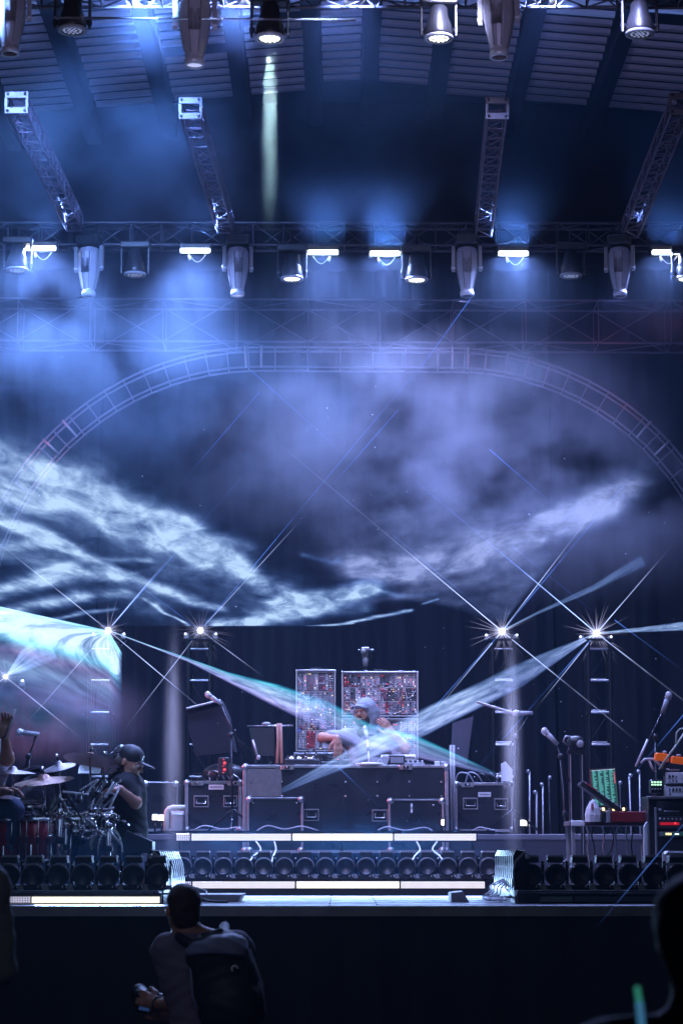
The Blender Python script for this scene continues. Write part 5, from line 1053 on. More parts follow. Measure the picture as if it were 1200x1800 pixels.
px_tube('pale drumstick crossing the dark drum in the middle of the kits', 'drumstick', 'drumstick', [(110, 1392), (156, 1397)], 15.7, .008, WHITEM)
mic_stand('boom stand with a pale microphone high above the left drums', (P(52, 1440, 16.9).x, 16.9, zd), P(50, 1330, 16.9), (P(44, 1350, 16.9), P(64, 1291, 16.9)), mic=P(46, 1289, 16.9), pale=True)
mic_stand('short boom stand with a microphone above the bowed drummer\'s kit', (P(200, 1440, 16.8).x, 16.8, zd), P(205, 1330, 16.8), (P(170, 1345, 16.8), P(206, 1318, 16.8)), mic=P(212, 1316, 16.7))
b = MB(); b.box((0, 0, 0), (.16, .13, .008), WHITEM, RX(.5), .002); o = b.build('sheet_of_paper'); o.location = P(158, 1353, 16.4); tag(o, 'sheet of paper on a stand above the drums', 'paper')
small('floor_wedge', 'dark wedge monitor on the floor by the drummer\'s feet', 'monitor', lambda b: b.prism([(-.12, 0), (.14, 0), (.14, .08), (-.05, .16)], -.12, .12, BLK), 236, 1500, 16.4)
# ------------------------------------------------------------------ people: bodies grown from one distance field each
def _bb(lo, hi, pad, org, res, shp):
    a = np.maximum(0, np.floor((np.array(lo) - pad - org) / res).astype(int)); b_ = np.minimum(shp, np.ceil((np.array(hi) + pad - org) / res).astype(int) + 1); return a, b_
def grow(prims, res):
    """prims: ('cap', a, b, ra, rb, k) | ('ell', c, r, R or None, k) | ('cut', c, r, R) | ('plane', point, normal)"""
    los, his = [], []
    for p in prims:
        if p[0] == 'cap': r = max(p[3], p[4]); los.append(np.minimum(p[1], p[2]) - r); his.append(np.maximum(p[1], p[2]) + r)
        elif p[0] == 'ell': r = max(p[2]); los.append(np.array(p[1]) - r); his.append(np.array(p[1]) + r)
    org = np.min(los, 0) - .04; hi = np.max(his, 0) + .04; shp = np.ceil((hi - org) / res).astype(int) + 1
    F = np.full(shp, .2, np.float32)
    for p in prims:
        if p[0] == 'plane':
            n_ = np.array(p[2], float); n_ /= np.linalg.norm(n_); ax = [org[i] + res * np.arange(shp[i]) - p[1][i] for i in range(3)]
            d = ax[0][:, None, None] * n_[0] + ax[1][None, :, None] * n_[1] + ax[2][None, None, :] * n_[2]; F = np.maximum(F, d); continue
        if p[0] == 'cap': r = max(p[3], p[4]); lo, h = np.minimum(p[1], p[2]) - r, np.maximum(p[1], p[2]) + r; k = p[5]
        else: r = max(p[2]); lo, h = np.array(p[1]) - r, np.array(p[1]) + r; k = p[4] if p[0] == 'ell' else .006
        a, b_ = _bb(lo, h, k + 2.5 * res, org, res, shp); sl = tuple(slice(a[i], b_[i]) for i in range(3))
        if min(b_ - a) <= 0: continue
        X = [(org[i] + res * np.arange(a[i], b_[i])) for i in range(3)]; x, y, z = X[0][:, None, None], X[1][None, :, None], X[2][None, None, :]
        if p[0] == 'cap':
            A, B_ = np.array(p[1]), np.array(p[2]); d = B_ - A; L2 = max(1e-9, d @ d); ux, uy, uz = x - A[0], y - A[1], z - A[2]
            t = np.clip((ux * d[0] + uy * d[1] + uz * d[2]) / L2, 0, 1); D = np.sqrt((ux - t * d[0]) ** 2 + (uy - t * d[1]) ** 2 + (uz - t * d[2]) ** 2) - (p[3] + (p[4] - p[3]) * t)
        else:
            R = np.array(p[3]) if p[3] is not None else np.eye(3); ux, uy, uz = x - p[1][0], y - p[1][1], z - p[1][2]; rr = p[2]
            q = [(R[0][i] * ux + R[1][i] * uy + R[2][i] * uz) for i in range(3)]
            k0 = np.sqrt((q[0] / rr[0]) ** 2 + (q[1] / rr[1]) ** 2 + (q[2] / rr[2]) ** 2); k1 = np.sqrt((q[0] / rr[0] ** 2) ** 2 + (q[1] / rr[1] ** 2) ** 2 + (q[2] / rr[2] ** 2) ** 2); D = k0 * (k0 - 1) / np.maximum(k1, 1e-6)
        G = F[sl]
        if p[0] == 'cut': D = -D; h_ = np.clip(.5 - .5 * (G - D) / k, 0, 1); F[sl] = G + (D - G) * h_ + k * h_ * (1 - h_)
        else: h_ = np.clip(.5 + .5 * (G - D) / k, 0, 1); F[sl] = G + (D - G) * h_ - k * h_ * (1 - h_)
    S = F < 0; n0 = np.array(F.shape) - 1
    c = [S[i:i + n0[0], j:j + n0[1], k:k + n0[2]] for i in (0, 1) for j in (0, 1) for k in (0, 1)]; cnt = sum(q.astype(np.int8) for q in c); mixed = (cnt > 0) & (cnt < 8); idx = np.argwhere(mixed)
    acc = np.zeros((len(idx), 3)); num = np.zeros(len(idx)); C8 = [(i, j, k) for i in (0, 1) for j in (0, 1) for k in (0, 1)]
    V = {q: F[idx[:, 0] + q[0], idx[:, 1] + q[1], idx[:, 2] + q[2]] for q in C8}
    for q in C8:
        for ax in range(3):
            if q[ax] == 0:
                w = list(q); w[ax] = 1; w = tuple(w); a, b_ = V[q], V[w]; m_ = (a < 0) != (b_ < 0); t = np.where(m_, a / np.where(a - b_ == 0, 1, a - b_), 0)
                pt = np.array(q, float)[None] + 0 * acc; pt[:, ax] = t; acc += pt * m_[:, None]; num += m_
    verts = org + res * (idx + acc / np.maximum(num, 1)[:, None]); ID = -np.ones(n0, int); ID[idx[:, 0], idx[:, 1], idx[:, 2]] = np.arange(len(idx)); faces = []
    for ax in range(3):
        u, v = [(1, 2), (2, 0), (0, 1)][ax]; sl0 = [slice(1, n0[i]) for i in range(3)]; sl0[ax] = slice(0, n0[ax]); sl1 = list(sl0); sl1[ax] = slice(1, n0[ax] + 1)
        a, b_ = S[tuple(sl0)], S[tuple(sl1)]
        for flip in (0, 1):
            e = np.argwhere((a & ~b_) if not flip else (~a & b_))
            if not len(e): continue
            e = e + 1; e[:, ax] -= 1; du = np.zeros(3, int); du[u] = 1; dv = np.zeros(3, int); dv[v] = 1; g = lambda o: ID[tuple((e - o).T)]; f = np.stack([g(du + dv), g(dv), g(du * 0), g(du)], 1); faces.append(f if not flip else f[:, ::-1])
    return verts, np.concatenate(faces)
def skin(name, prims, m, parent, res=.008, wrinkle=0., seed=1):
    o0 = np.array(parent.location); v, f = grow(prims, res); me = bpy.data.meshes.new(name)
    if wrinkle:
        s = seed * 1.7; w = np.sin(v[:, 0] * 37 + 3 * np.sin(v[:, 2] * 19 + s) + s) * np.sin(v[:, 2] * 47 + 2 * np.sin(v[:, 1] * 23 + s)); ctr = v.mean(0); n_ = v - ctr; n_[:, 2] *= .3; n_ /= np.linalg.norm(n_, axis=1)[:, None] + 1e-6; v = v + n_ * (w * wrinkle)[:, None]
    me.from_pydata((v - o0).tolist(), [], f.tolist()); me.polygons.foreach_set('use_smooth', [True] * len(f)); me.materials.append(m); me.update()
    o = bpy.data.objects.new(name, me); COL.objects.link(o); o.parent = parent; return o
SKN = mat('skin', (.45, .22, .15), .5, 0, .12, 14, .15); HAIR = mat('brown_hair', (.05, .028, .02), .6, 0, .5, 60, .8); BEARD = mat('dark_beard', (.04, .022, .016), .7, 0, .5, 80, .9); EYE = mat('eye_white', (.6, .58, .56), .2, 0, 0)
HOOD = mat('pale_blue_grey_cloth', (.22, .225, .25), .8, 0, .25, 5, .4); TEE = mat('black_tee', (.014, .014, .018), .85, 0, .3, 6, .4); NAVY = mat('slate_tee', (.17, .15, .2), .85, 0, .2, 6, .4); PACK = mat('backpack_cloth', (.022, .023, .032), .6, 0, .3, 12, .5); FLAP_LIT = mat('lit_backpack_flap', (.2, .22, .34), .55, 0, .2, 12, .4); JEAN = mat('jeans', (.05, .08, .17), .8, 0, .3, 12, .4)
def frame(fwd, up=(0, 0, 1)):           # columns: right, forward(-y face), up  -> matrix taking head space to the world
    f = Vector(fwd).normalized(); x = f.cross(Vector(up)).normalized(); u = x.cross(f).normalized(); return Matrix((( x.x, -f.x, u.x), (x.y, -f.y, u.y), (x.z, -f.z, u.z)))
def head_prims(c, M, s=1.):             # c: middle of the head; face looks along local -y
    c = Vector(c); W_ = lambda x, y, z: np.array(c + M @ (Vector((x, y, z)) * s)); R = [list(r) for r in M]; E = lambda p, r, k=.02: ('ell', W_(*p), tuple(q * s for q in r), R, k)
    return [E((0, .015, .03), (.075, .093, .085), .02), E((0, -.03, -.045), (.056, .062, .062), .04), E((0, -.062, -.09), (.024, .02, .018), .02), E((0, -.078, .022), (.05, .018, .012), .016), E((-.038, -.068, -.02), (.02, .018, .018), .016), E((.038, -.068, -.02), (.02, .018, .018), .016),
            ('cap', W_(0, -.09, .012), W_(0, -.112, -.02), .008 * s, .013 * s, .01), E((-.012, -.1, -.024), (.008, .009, .007), .006), E((.012, -.1, -.024), (.008, .009, .007), .006), E((0, -.093, -.05), (.024, .01, .006), .006), E((0, -.09, -.06), (.021, .01, .007), .006),
            ('cut', W_(-.03, -.1, .004), (.015 * s, .014 * s, .009 * s), R), ('cut', W_(.03, -.1, .004), (.015 * s, .014 * s, .009 * s), R), E((-.078, .012, -.005), (.01, .018, .03), .008), E((.078, .012, -.005), (.01, .018, .03), .008)]
def hand_prims(w, d, palm_n, side, curl=.3, s=1., curls=None):
    """w wrist, d direction of the fingers, palm_n the way the palm faces, side: direction of the thumb"""
    w, d, n = Vector(w), Vector(d).normalized(), Vector(palm_n).normalized(); x = Vector(side); x = (x - d * x.dot(d)).normalized(); n = x.cross(d).normalized() if x.cross(d).dot(n) > 0 else -x.cross(d).normalized()
    pr = [('cap', np.array(w), np.array(w + d * .035 * s), .024 * s, .026 * s, .02)]
    for i, (off, L) in enumerate(((.03, .074), (.01, .082), (-.011, .077), (-.03, .06))):
        k = w + d * .088 * s + x * off * s; pr.append(('cap', np.array(w + d * .02 * s + x * off * .55 * s), np.array(k), .0135 * s, .0115 * s, .012)); p = k; dd = d; c = (curls or (curl,) * 4)[i]
        for j, fr in enumerate((.45, .3, .25)):
            dd = (dd + n * c * (1 if j else .7) + x * off * .6).normalized(); q = p + dd * L * fr * s; pr.append(('cap', np.array(p), np.array(q), (.0098 - .0012 * j) * s, (.009 - .0012 * j) * s, .003)); p = q
    a = w + d * .025 * s + x * .022 * s; b_ = a + (d * .6 + x * .75 + n * .25).normalized() * .04 * s; c_ = b_ + (d * .85 + x * .25 + n * .35).normalized() * .032 * s; e = c_ + (d * .9 + n * .4).normalized() * .024 * s
    return pr + [('cap', np.array(a), np.array(b_), .015 * s, .012 * s, .012), ('cap', np.array(b_), np.array(c_), .0115 * s, .0105 * s, .004), ('cap', np.array(c_), np.array(e), .0102 * s, .0085 * s, .003)]
cap = lambda a, b_, ra, rb, k=.03: ('cap', np.array(a), np.array(b_), ra, rb, k)
ell = lambda c, r, k=.03, R=None: ('ell', np.array(c), r, R, k)
lerp = lambda a, b_, t: Vector(a).lerp(Vector(b_), t)
def eyes(M, c, parent, s=1.):
    b = MB()
    for sx in (-1, 1): p = Vector(c) + M @ (Vector((sx * .03, -.083, .004)) * s); b.ell(p, (.0115 * s,) * 3, EYE, 10); b.ell(p + M @ Vector((0, -.0075 * s, 0)), (.0055 * s,) * 3, KN[0], 8)
    b.build('eyes', parent, parent.location)
# --- the musician behind the central case
Yd = 19.75
base = Vector((P(652, 1345, Yd).x, Yd, zt)); t = thing('person', 'bearded man in a pale hooded shirt and cap playing behind the large central flight case', 'person', base)
hc = P(640, 1255, Yd - .06); M = frame((-.5, -1, .06)); sL, sR = P(613, 1297, Yd), P(683, 1296, Yd); neck = P(651, 1284, Yd); chest = P(648, 1320, Yd + .02); hip = Vector((base.x, Yd + .03, zt + .82)) if False else P(650, 1390, Yd + .03)
el, wl = P(566, 1297, Yd - .12), P(592, 1298, Yd - .3); er, wr = P(712, 1316, Yd - .14), P(688, 1288, Yd - .2)
foot = zt
body = head_prims(hc, M) + [cap(neck, hc + Vector((.01, .02, -.06)), .056, .052), ell(chest, (.17, .11, .17)), ell(hip, (.155, .11, .15)), cap(chest, hip, .13, .13), cap(neck + Vector((0, 0, -.03)), sL, .05, .052), cap(neck + Vector((0, 0, -.03)), sR, .05, .052),
        cap(sL, el, .05, .04), cap(el, wl, .042, .026), cap(sR, er, .05, .04), cap(er, wr, .042, .026)]
for sx in (-1, 1): kn = Vector((base.x + sx * .1, Yd, zt + .5)); body += [cap(hip + Vector((sx * .08, 0, -.08)), kn, .085, .058), cap(kn, (base.x + sx * .11, Yd + .02, zt + .09), .056, .04), cap((base.x + sx * .11, Yd + .03, zt + .045), (base.x + sx * .13, Yd - .14, zt + .035), .04, .035)]
body += hand_prims(wl, (.1, -.15, -1), (.2, .3, 0), (-1, -.3, 0), .22, 1.08, (.15, .2, .25, .32)); body += hand_prims(wr, (-.62, -.3, .72), (-.8, .4, -.5), (-.6, -.2, -.5), .3, 1.05, (.1, .3, .45, .5))
skin('body', body, SKN, t, .0062)
hood = [ell(chest, (.185, .13, .2), .05), cap(chest, hip, .155, .155, .06), ell(hip, (.175, .135, .14), .05), cap(neck + Vector((0, .03, -.06)), sL, .075, .075, .05), cap(neck + Vector((0, .03, -.06)), sR, .075, .075, .05), cap(sL, lerp(sL, el, .62), .074, .068, .04), cap(sR, lerp(sR, er, .72), .074, .064, .04), ell(neck + Vector((0, .03, -.03)), (.11, .1, .06), .04)]
skin('hooded_shirt', hood, HOOD, t, .008, .009, 2)
R3 = [list(r) for r in M]; Wd = lambda x, y, z: hc + M @ Vector((x, y, z))
hp = [('ell', np.array(Wd(0, .03, .03)), (.105, .11, .118), R3, .03), cap(Wd(0, .07, -.02), neck + Vector((.02, .05, -.03)), .1, .09, .05), cap(Wd(.075, .01, -.03), neck + Vector((.05, -.03, -.02)), .04, .05, .03), cap(Wd(-.08, .02, -.03), neck + Vector((-.03, -.03, -.03)), .025, .045, .03),
      ('cut', np.array(Wd(0, -.13, -.04)), (.066, .14, .108), R3)]
skin('hood', hp, HOOD, t, .007, .003, 5)
b = MB(); Mm = T4(Wd(0, -.085, .062)) @ M.to_4x4()
vs, fs = [], []
for i in range(13):
    a = math.pi * i / 12; 
    for r_, z_ in ((.05, .012), (.12, -.012)): vs += [(math.cos(a) * (.068 if r_ < .1 else .075), -math.sin(a) * r_ + .02, z_ - .012 * math.cos(a) ** 2), (math.cos(a) * (.068 if r_ < .1 else .075), -math.sin(a) * r_ + .02, z_ - .012 * math.cos(a) ** 2 - .006)]
for i in range(12): k = i * 4; fs += [(k, k + 4, k + 6, k + 2), (k + 1, k + 3, k + 7, k + 5), (k + 2, k + 6, k + 7, k + 3)]
b.add(vs, fs, HOOD, Mm, True); b.build('cap_brim', t, t.location)
skin('cap_front', [('ell', np.array(Wd(0, .0, .055)), (.083, .092, .07), R3, .02)], HOOD, t, .007)
skin('beard', [('ell', np.array(Wd(0, -.056, -.078)), (.05, .046, .042), R3, .02), ('ell', np.array(Wd(-.045, -.03, -.055)), (.02, .035, .045), R3, .02), ('ell', np.array(Wd(.045, -.03, -.055)), (.02, .035, .045), R3, .02), ('ell', np.array(Wd(0, -.098, -.04)), (.03, .01, .007), R3, .01), ('cut', np.array(Wd(0, -.108, -.056)), (.02, .014, .008), R3)], BEARD, t, .005)
eyes(M, hc, t)
b = MB(); b.torus(.1, .008, BLK, T4(neck + Vector((-.005, -.02, .0))) @ Matrix.Rotation(.5, 4, 'X'), 24, 6, 5); 
for sx in (-1, 1): b.ell(neck + Vector((sx * .085, -.085, -.02)), (.035, .025, .04), BLK, 12)
b.build('headphones', t, t.location)
# --- the bowed drummer
Y2 = 16.55; base = Vector((P(226, 1500, Y2).x, Y2, zd)); t = thing('person', 'drummer in a black t-shirt and black cap bowing over the kit', 'person', base)
hc = P(229, 1342, Y2); M = frame((.93, -.42, -.42), (.25, 0, 1)); neck = P(219, 1366, Y2 + .02); sN, sF = P(214, 1382, Y2 - .14), P(233, 1380, Y2 + .2); chest = P(219, 1398, Y2); hip = P(224, 1462, Y2 + .03)
el, w_ = P(238, 1411, Y2 - .16), P(211, 1388, Y2 - .3); e2, w2 = P(244, 1420, Y2 + .22), P(205, 1430, Y2 + .0)
body = head_prims(hc, M) + [cap(neck, lerp(neck, hc, .7), .058, .052), ell(chest, (.13, .17, .17)), ell(hip, (.12, .15, .13)), cap(chest, hip, .12, .12), cap(neck, sN, .05, .055), cap(neck, sF, .05, .055), cap(sN, el, .052, .042), cap(el, w_, .043, .027), cap(sF, e2, .05, .042), cap(e2, w2, .042, .027)]
body += hand_prims(w_, (-.8, -.2, -.1), (0, -.2, -1), (.1, -1, .2), .6, 1.05) + hand_prims(w2, (-.9, -.3, -.2), (0, 0, -1), (0, -1, .2), .6, 1.05)
for s_ in (-1, 1): kn = Vector((base.x + .12, Y2 + s_ * .1, zd + .4)); kn = Vector((base.x + .06, Y2 + s_ * .1, zd + .3)); body += [cap(hip + Vector((0, s_ * .08, -.04)), kn, .085, .06), cap(kn, (base.x, Y2 + s_ * .1, zd + .07), .055, .04), cap((base.x, Y2 + s_ * .1, zd + .05), (base.x + .15, Y2 + s_ * .12, zd + .04), .04, .035)]
skin('body', body, SKN, t, .0068)
skin('black_tshirt', [ell(chest, (.155, .205, .18), .05), cap(chest, hip, .15, .145, .05), ell(hip, (.14, .17, .13), .04), cap(neck + Vector((0, 0, -.05)), sN, .07, .08), cap(neck + Vector((0, 0, -.05)), sF, .07, .08), cap(sN, lerp(sN, el, .6), .08, .07), cap(sF, lerp(sF, e2, .6), .08, .07)], TEE, t, .009, .005, 3)
skin('trousers', [ell(hip + Vector((0, 0, -.06)), (.135, .17, .1), .04)] + [q for s_ in (-1, 1) for q in (cap(hip + Vector((0, s_ * .08, -.06)), (base.x + .06, Y2 + s_ * .1, zd + .3), .1, .075), cap((base.x + .06, Y2 + s_ * .1, zd + .3), (base.x, Y2 + s_ * .1, zd + .07), .072, .06))], TEE, t, .01)
R3 = [list(r) for r in M]; Wd = lambda x, y, z: hc + M @ Vector((x, y, z))
skin('cap', [('ell', np.array(Wd(0, .015, .055)), (.088, .1, .08), R3, .01), ('ell', np.array(Wd(0, -.13, .035)), (.068, .07, .01), R3, .012)], mat('black_cap', (.02, .02, .024), .6), t, .006)
skin('hair', [('ell', np.array(Wd(0, .05, -.02)), (.082, .07, .07), R3, .02)], HAIR, t, .008, .003)
b = MB(); b.box(Wd(.03, -.082, .075), (.006, .03, .03), ALU, M); b.build('cap_badge', t, t.location)
skin('beard', [('ell', np.array(Wd(0, -.06, -.08)), (.042, .036, .032), R3, .02)], BEARD, t, .006); eyes(M, hc, t)
px_tube('pale drumstick in the bowed drummer\'s hand', 'drumstick', 'drumstick', [(209, 1386), (183, 1440)], Y2 - .34, .008, WHITEM)
px_tube('second pale drumstick below the drummer\'s elbow', 'drumstick', 'drumstick', [(192, 1460), (213, 1486)], 15.5, .008, WHITEM)
# --- the left drummer, mostly beyond the picture edge
Y3 = 15.9; base = Vector((P(-25, 1500, Y3).x, Y3 + .1, zd)); t = thing('person', 'drummer at the left edge in a white shirt and blue jeans, raising a stick', 'person', base)
hc = P(-42, 1268, Y3); M = frame((.7, -.7, -.2)); neck = P(-36, 1298, Y3); sR, sL = P(-4, 1322, Y3 - .05), P(-70, 1322, Y3 + .05); chest = P(-34, 1345, Y3); hip = P(-34, 1410, Y3 + .05)
er, wr = P(15, 1345, Y3 - .2), P(8, 1292, Y3 - .3); e2, w2 = P(-30, 1385, Y3 - .3), P(2, 1392, Y3 - .42)
er = P(13, 1335, Y3 - .2)
body = head_prims(hc, M) + [cap(neck, lerp(neck, hc, .7), .058, .052), ell(chest, (.17, .12, .18)), ell(hip, (.16, .13, .13)), cap(chest, hip, .13, .13), cap(neck, sR, .05, .058), cap(neck, sL, .05, .058), cap(sR, er, .05, .044), cap(er, wr, .046, .028), cap(sL, e2, .05, .044), cap(e2, w2, .044, .028)]
body += hand_prims(wr, (.15, -.1, 1), (.2, -1, 0), (-1, 0, .1), .75, 1.1) + hand_prims(w2, (1, -.2, .1), (0, -.1, -1), (0, -1, .3), .6, 1.1)
for s_ in (-1, 1): kn = P(6 + 16 * s_, 1425, Y3 - .35); body += [cap(hip + Vector((s_ * .08, 0, 0)), kn, .085, .06), cap(kn, (kn.x - .02, kn.y, zd + .08), .055, .04), cap((kn.x - .02, kn.y, zd + .05), (kn.x, kn.y - .15, zd + .04), .04, .035)]
skin('body', body, SKN, t, .0075)
skin('white_shirt', [ell(chest, (.2, .15, .2), .05), cap(chest, hip, .165, .165, .05), cap(neck + Vector((0, 0, -.05)), sR, .07, .08), cap(neck + Vector((0, 0, -.05)), sL, .07, .08), cap(sR, lerp(sR, er, .62), .08, .07), cap(sL, lerp(sL, e2, .6), .08, .07)], mat('white_shirt_cloth', (.5, .5, .55), .8, 0, .3, 9, .3), t, .01, .006, 3)
skin('blue_jeans', [q for s_ in (-1, 1) for q in (cap(hip + Vector((s_ * .08, 0, 0)), P(6 + 16 * s_, 1425, Y3 - .35), .1, .078), cap(P(6 + 16 * s_, 1425, Y3 - .35), P(6 + 16 * s_, 1425, Y3 - .35) + Vector((-.02, 0, -.3)), .076, .062))], JEAN, t, .01, .004)
skin('hair', [('ell', np.array(hc + Vector((-.02, .03, .04))), (.09, .1, .09), None, .02)], HAIR, t, .01)
px_tube('pale drumstick held up by the hand at the left edge', 'drumstick', 'drumstick', [(8, 1300), (27, 1246)], Y3 - .33, .0095, BRASSP)
px_tube('drumstick held low by the left drummer\'s other hand', 'drumstick', 'drumstick', [(14, 1397), (46, 1380)], Y3 - .45, .008, STK)
b = MB(); b.lathe([(.17, -.06), (.18, -.02), (.16, .0), (1e-5, .01)], BLK, None, 20); b.cyl((0, 0, -.06), (0, 0, zd - P(-34, 1425, Y3 + .05).z), .025, CHROME); o = b.build('drum_stool'); o.location = P(-34, 1425, Y3 + .05); tag(o, 'round black stool under the drummer at the left edge', 'stool')
# --- the photographer in the pit
Y4 = 11.6; base = Vector((P(345, 1700, Y4).x, Y4, 0)); t = thing('person', 'photographer with short hair seen from behind, wearing a large dark backpack', 'person', base)
hc = P(320, 1601, Y4 - .02); M = frame((-.35, .92, .05)); neck = P(330, 1640, Y4 - .03); sL, sR = P(296, 1672, Y4), P(415, 1668, Y4 + .02); chest = P(352, 1720, Y4); hip = P(362, 1860, Y4 - .02)
el, wl = P(322, 1762, Y4 + .02), P(274, 1766, Y4 + .3); er, wr = P(430, 1770, Y4 + .12), P(300, 1785, Y4 + .38)
el = P(318, 1768, Y4 + .03)
body = head_prims(hc, M, 1.03) + [cap(neck, lerp(neck, hc, .7), .062, .058), ell(chest, (.17, .115, .19)), ell(hip, (.165, .13, .15)), cap(chest, hip, .14, .14), cap(neck, sL, .055, .06), cap(neck, sR, .055, .06), cap(sL, el, .055, .045), cap(el, wl, .046, .029), cap(sR, er, .055, .045), cap(er, wr, .045, .028)]
for s_ in (-1, 1): kn = Vector((base.x + s_ * .11, Y4 + .03, .5)); body += [cap(hip + Vector((s_ * .08, 0, -.05)), kn, .09, .06), cap(kn, (base.x + s_ * .12, Y4, .09), .057, .04), cap((base.x + s_ * .12, Y4, .045), (base.x + s_ * .14, Y4 + .18, .04), .042, .036)]
body += hand_prims(wl, (-.55, .4, .2), (.2, .2, -1), (.3, .3, 1), .55, 1.1) + hand_prims(wr, (-.9, .1, .1), (-.2, .2, 1), (0, -.4, 1), .5, 1.1)
skin('body', body, SKN, t, .0085)
skin('slate_tshirt', [ell(chest, (.2, .145, .2), .05), cap(chest, hip, .17, .165, .05), cap(neck + Vector((0, .0, -.05)), sL, .075, .085, .04), cap(neck + Vector((0, 0, -.05)), sR, .075, .085, .04), cap(sL, lerp(sL, el, .62), .086, .075, .03), cap(sR, lerp(sR, er, .6), .086, .075, .03)], NAVY, t, .01, .006, 4)
skin('trousers', [q for s_ in (-1, 1) for q in (cap(hip + Vector((s_ * .08, 0, -.02)), (base.x + s_ * .11, Y4 + .03, .5), .105, .078), cap((base.x + s_ * .11, Y4 + .03, .5), (base.x + s_ * .12, Y4, .1), .075, .06))], mat('trousers_grey', (.12, .11, .13), .8), t, .012)
R3 = [list(r) for r in M]; Wd = lambda x, y, z: hc + M @ (Vector((x, y, z)) * 1.03)
skin('hair', [('ell', np.array(Wd(0, .03, .05)), (.085, .1, .088), R3, .02), ('ell', np.array(Wd(0, .06, -.015)), (.074, .06, .075), R3, .03), ('cut', np.array(Wd(0, -.14, -.02)), (.1, .1, .07), R3)], HAIR, t, .0055, .0035, 6)
PK = P(395, 1722, Y4 - .24)
Rb = (Matrix.Rotation(-.2, 3, 'Y')); R3 = [list(r) for r in Rb]
pk = thing('backpack', 'large dark slouching backpack with blue grey light painted on its top flap, on the photographer', 'backpack', PK)
q = lambda x, y, z: np.array(PK + Rb @ Vector((x, y, z)))
skin('pack_body', [('ell', q(.0, 0, -.02), (.165, .12, .25), R3, .06), ('ell', q(.01, -.01, -.16), (.165, .13, .14), R3, .06), ('ell', q(-.02, .0, .14), (.15, .11, .1), R3, .05), ('ell', q(.02, -.09, -.12), (.12, .06, .11), R3, .03)], PACK, pk, .01, .004, 3)
skin('top_flap', [('ell', q(-.01, -.015, .155), (.155, .125, .075), R3, .04), ('ell', q(.05, -.06, .11), (.09, .075, .05), R3, .04), ('plane', q(0, 0, .085), tuple(-(Rb @ Vector((.25, .35, 1)))))], FLAP_LIT, pk, .008, .005, 7)  # blue grey highlight on the pack's top, painted into the flap's colour
b = MB(); b.tube([q(-.09, -.02, .2), q(-.06, -.03, .235), (q(.03, -.03, .24)), q(.06, -.02, .2)], .011, PACK); b.build('grab_handle', pk, pk.location)
b = MB(); b.torus(.014, .005, WHITEM, T4(q(.065, -.135, .045)) @ Matrix.Rotation(1.57, 4, 'X'), 14, 6, 4); b.build('buckle', pk, pk.location)
for x0, sgn in ((sL, -1), (sR, 1)):
    b = MB(); s0 = Vector(x0) + Vector((.06 * -sgn, -.09, .07)); b.tube([q(sgn * .1, .05, .17), s0, s0 + Vector((0, .1, .04)), s0 + Vector((0, .19, -.03)), s0 + Vector((0, .2, -.2))], .026, PACK, 8); b.build('shoulder_strap', pk, pk.location)
b = MB(); b.tube([q(-.15, -.03, .1), q(-.17, -.02, -.05), q(-.13, -.05, -.2)], .008, FLAP_LIT); b.tube([q(.15, -.05, .12), q(.18, -.04, -.05), q(.17, -.05, -.2)], .007, FLAP_LIT); b.build('side_piping', pk, pk.location)
t = thing('camera', 'black camera held low in the photographer\'s hands with a faint blue screen', 'camera', P(262, 1765, Y4 + .42)); t.rotation_euler = (.3, .2, .5)
b = MB(); b.box((0, 0, 0), (.15, .07, .1), BLK, ch=.015); b.box((0, 0, .06), (.06, .06, .035), BLK, ch=.01); b.cyl((.05, 0, .05), (.05, 0, .064), .014, GREYP); b.build('body', t)
b = MB(); b.cyl((0, .03, 0), (0, .15, 0), .042, BLKM, .046, 20); b.cyl((0, .15, 0), (0, .165, 0), .048, BLK, n=20); b.build('lens', t)
b = MB(); b.box((-.02, -.038, .0), (.09, .004, .06), mat('camera_screen', (.05, .1, .3), .2, emit=(.1, .25, .8), es=.12)); b.build('screen', t)
b = MB(); b.torus(.035, .008, mat('watch_band', (.06, .05, .05), .5), T4(lerp(wl, el, .12)) @ (Vector(wl) - Vector(el)).to_track_quat('Z', 'Y').to_matrix().to_4x4(), 18); o = b.build('wristwatch', None, wl); o.location = wl; tag(o, 'dark watch band on the photographer\'s wrist', 'watch')
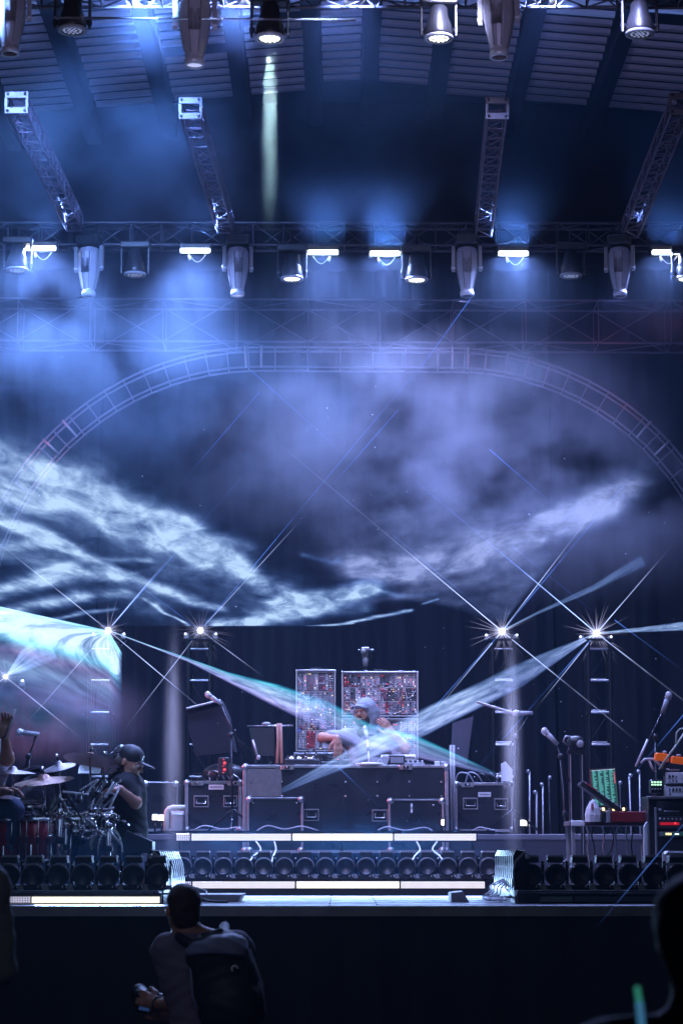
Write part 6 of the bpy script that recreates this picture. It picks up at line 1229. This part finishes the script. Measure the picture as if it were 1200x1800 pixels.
# --- onlookers close to the lens, out of focus
def onlooker(label, px, py, Y, m, hm=None):
    hc = P(px, py, Y); base = Vector((hc.x, Y, 0)); t = thing('person', label, 'person', base); M = frame((0, 1, .1)); nk = hc + Vector((0, -.01, -.16)); ch = nk + Vector((0, .02, -.3)); hp = Vector((hc.x, Y, max(.5, hc.z - .85))); sl, sr = nk + Vector((-.19, 0, -.08)), nk + Vector((.19, 0, -.08))
    body = head_prims(hc, M) + [cap(nk, hc, .06, .055), ell(ch, (.17, .12, .2)), cap(ch, hp, .14, .14), ell(hp, (.17, .13, .13))]
    for s_, sh in ((-1, sl), (1, sr)):
        e = sh + Vector((s_ * .05, .03, -.28)); w = e + Vector((-s_ * .05, .2, .04)); kn = Vector((hp.x + s_ * .1, Y, hp.z * .52)); body += [cap(nk, sh, .05, .055), cap(sh, e, .052, .044), cap(e, w, .043, .028), cap(hp + Vector((s_ * .08, 0, 0)), kn, .09, .06), cap(kn, (kn.x, Y, .09), .057, .04), cap((kn.x, Y, .045), (kn.x, Y + .15, .04), .04, .035)] + hand_prims(w, (0, 1, .1), (-s_, 0, 0), (0, .2, 1), .4)
    skin('body', body, SKN, t, .012); skin('jacket', [ell(ch, (.2, .15, .22), .05), cap(ch, hp, .17, .17, .05)] + [q for s_, sh in ((-1, sl), (1, sr)) for q in (cap(nk + Vector((0, 0, -.04)), sh, .07, .085), cap(sh, sh + Vector((s_ * .05, .03, -.28)), .085, .065))], m, t, .014, .005)
    skin('trousers', [q for s_ in (-1, 1) for q in (cap(hp + Vector((s_ * .08, 0, 0)), (hp.x + s_ * .1, Y, hp.z * .52), .11, .08), cap((hp.x + s_ * .1, Y, hp.z * .52), (hp.x + s_ * .1, Y, .1), .076, .06))], TEE, t, .014)
    skin('hair', [ell(hc + Vector((0, -.01, .04)), (.095, .115, .1), .02), ell(hc + Vector((0, -.05, -.03)), (.08, .06, .09), .03)], hm or HAIR, t, .012, .003)
onlooker('blurred onlooker close to the camera at the lower right corner', 1228, 1655, 4.6, mat('dark_jacket', (.04, .04, .06), .7))
onlooker('blurred onlooker cut by the lower left edge, beside the left LED strip', -118, 1440, 8, mat('grey_jacket', (.35, .38, .55), .7), mat('grey_hair', (.25, .26, .34), .7, 0, .4, 40, .6))
GLOW = mat('glow_stick_plastic', (.1, .6, .5), .4, 0, 0, 5, 0, emit=(.08, .6, .42), es=.3); GLOW2 = mat('glow_stick_blue', (.1, .4, .6), .4, 0, 0, 5, 0, emit=(.1, .38, .7), es=.35)
b = MB(); A, B_, C_ = P(1119, 1735, 4.2), P(1123, 1762, 4.2), P(1130, 1830, 4.2); b.tube([Vector((0, 0, 0)), B_ - A], .005, GLOW, 8); b.tube([B_ - A, C_ - A], .0065, GLOW2, 8); o = b.build('glow_stick'); o.location = A; tag(o, 'blurred green and blue glow stick beside the onlooker at the lower right', 'glow stick')
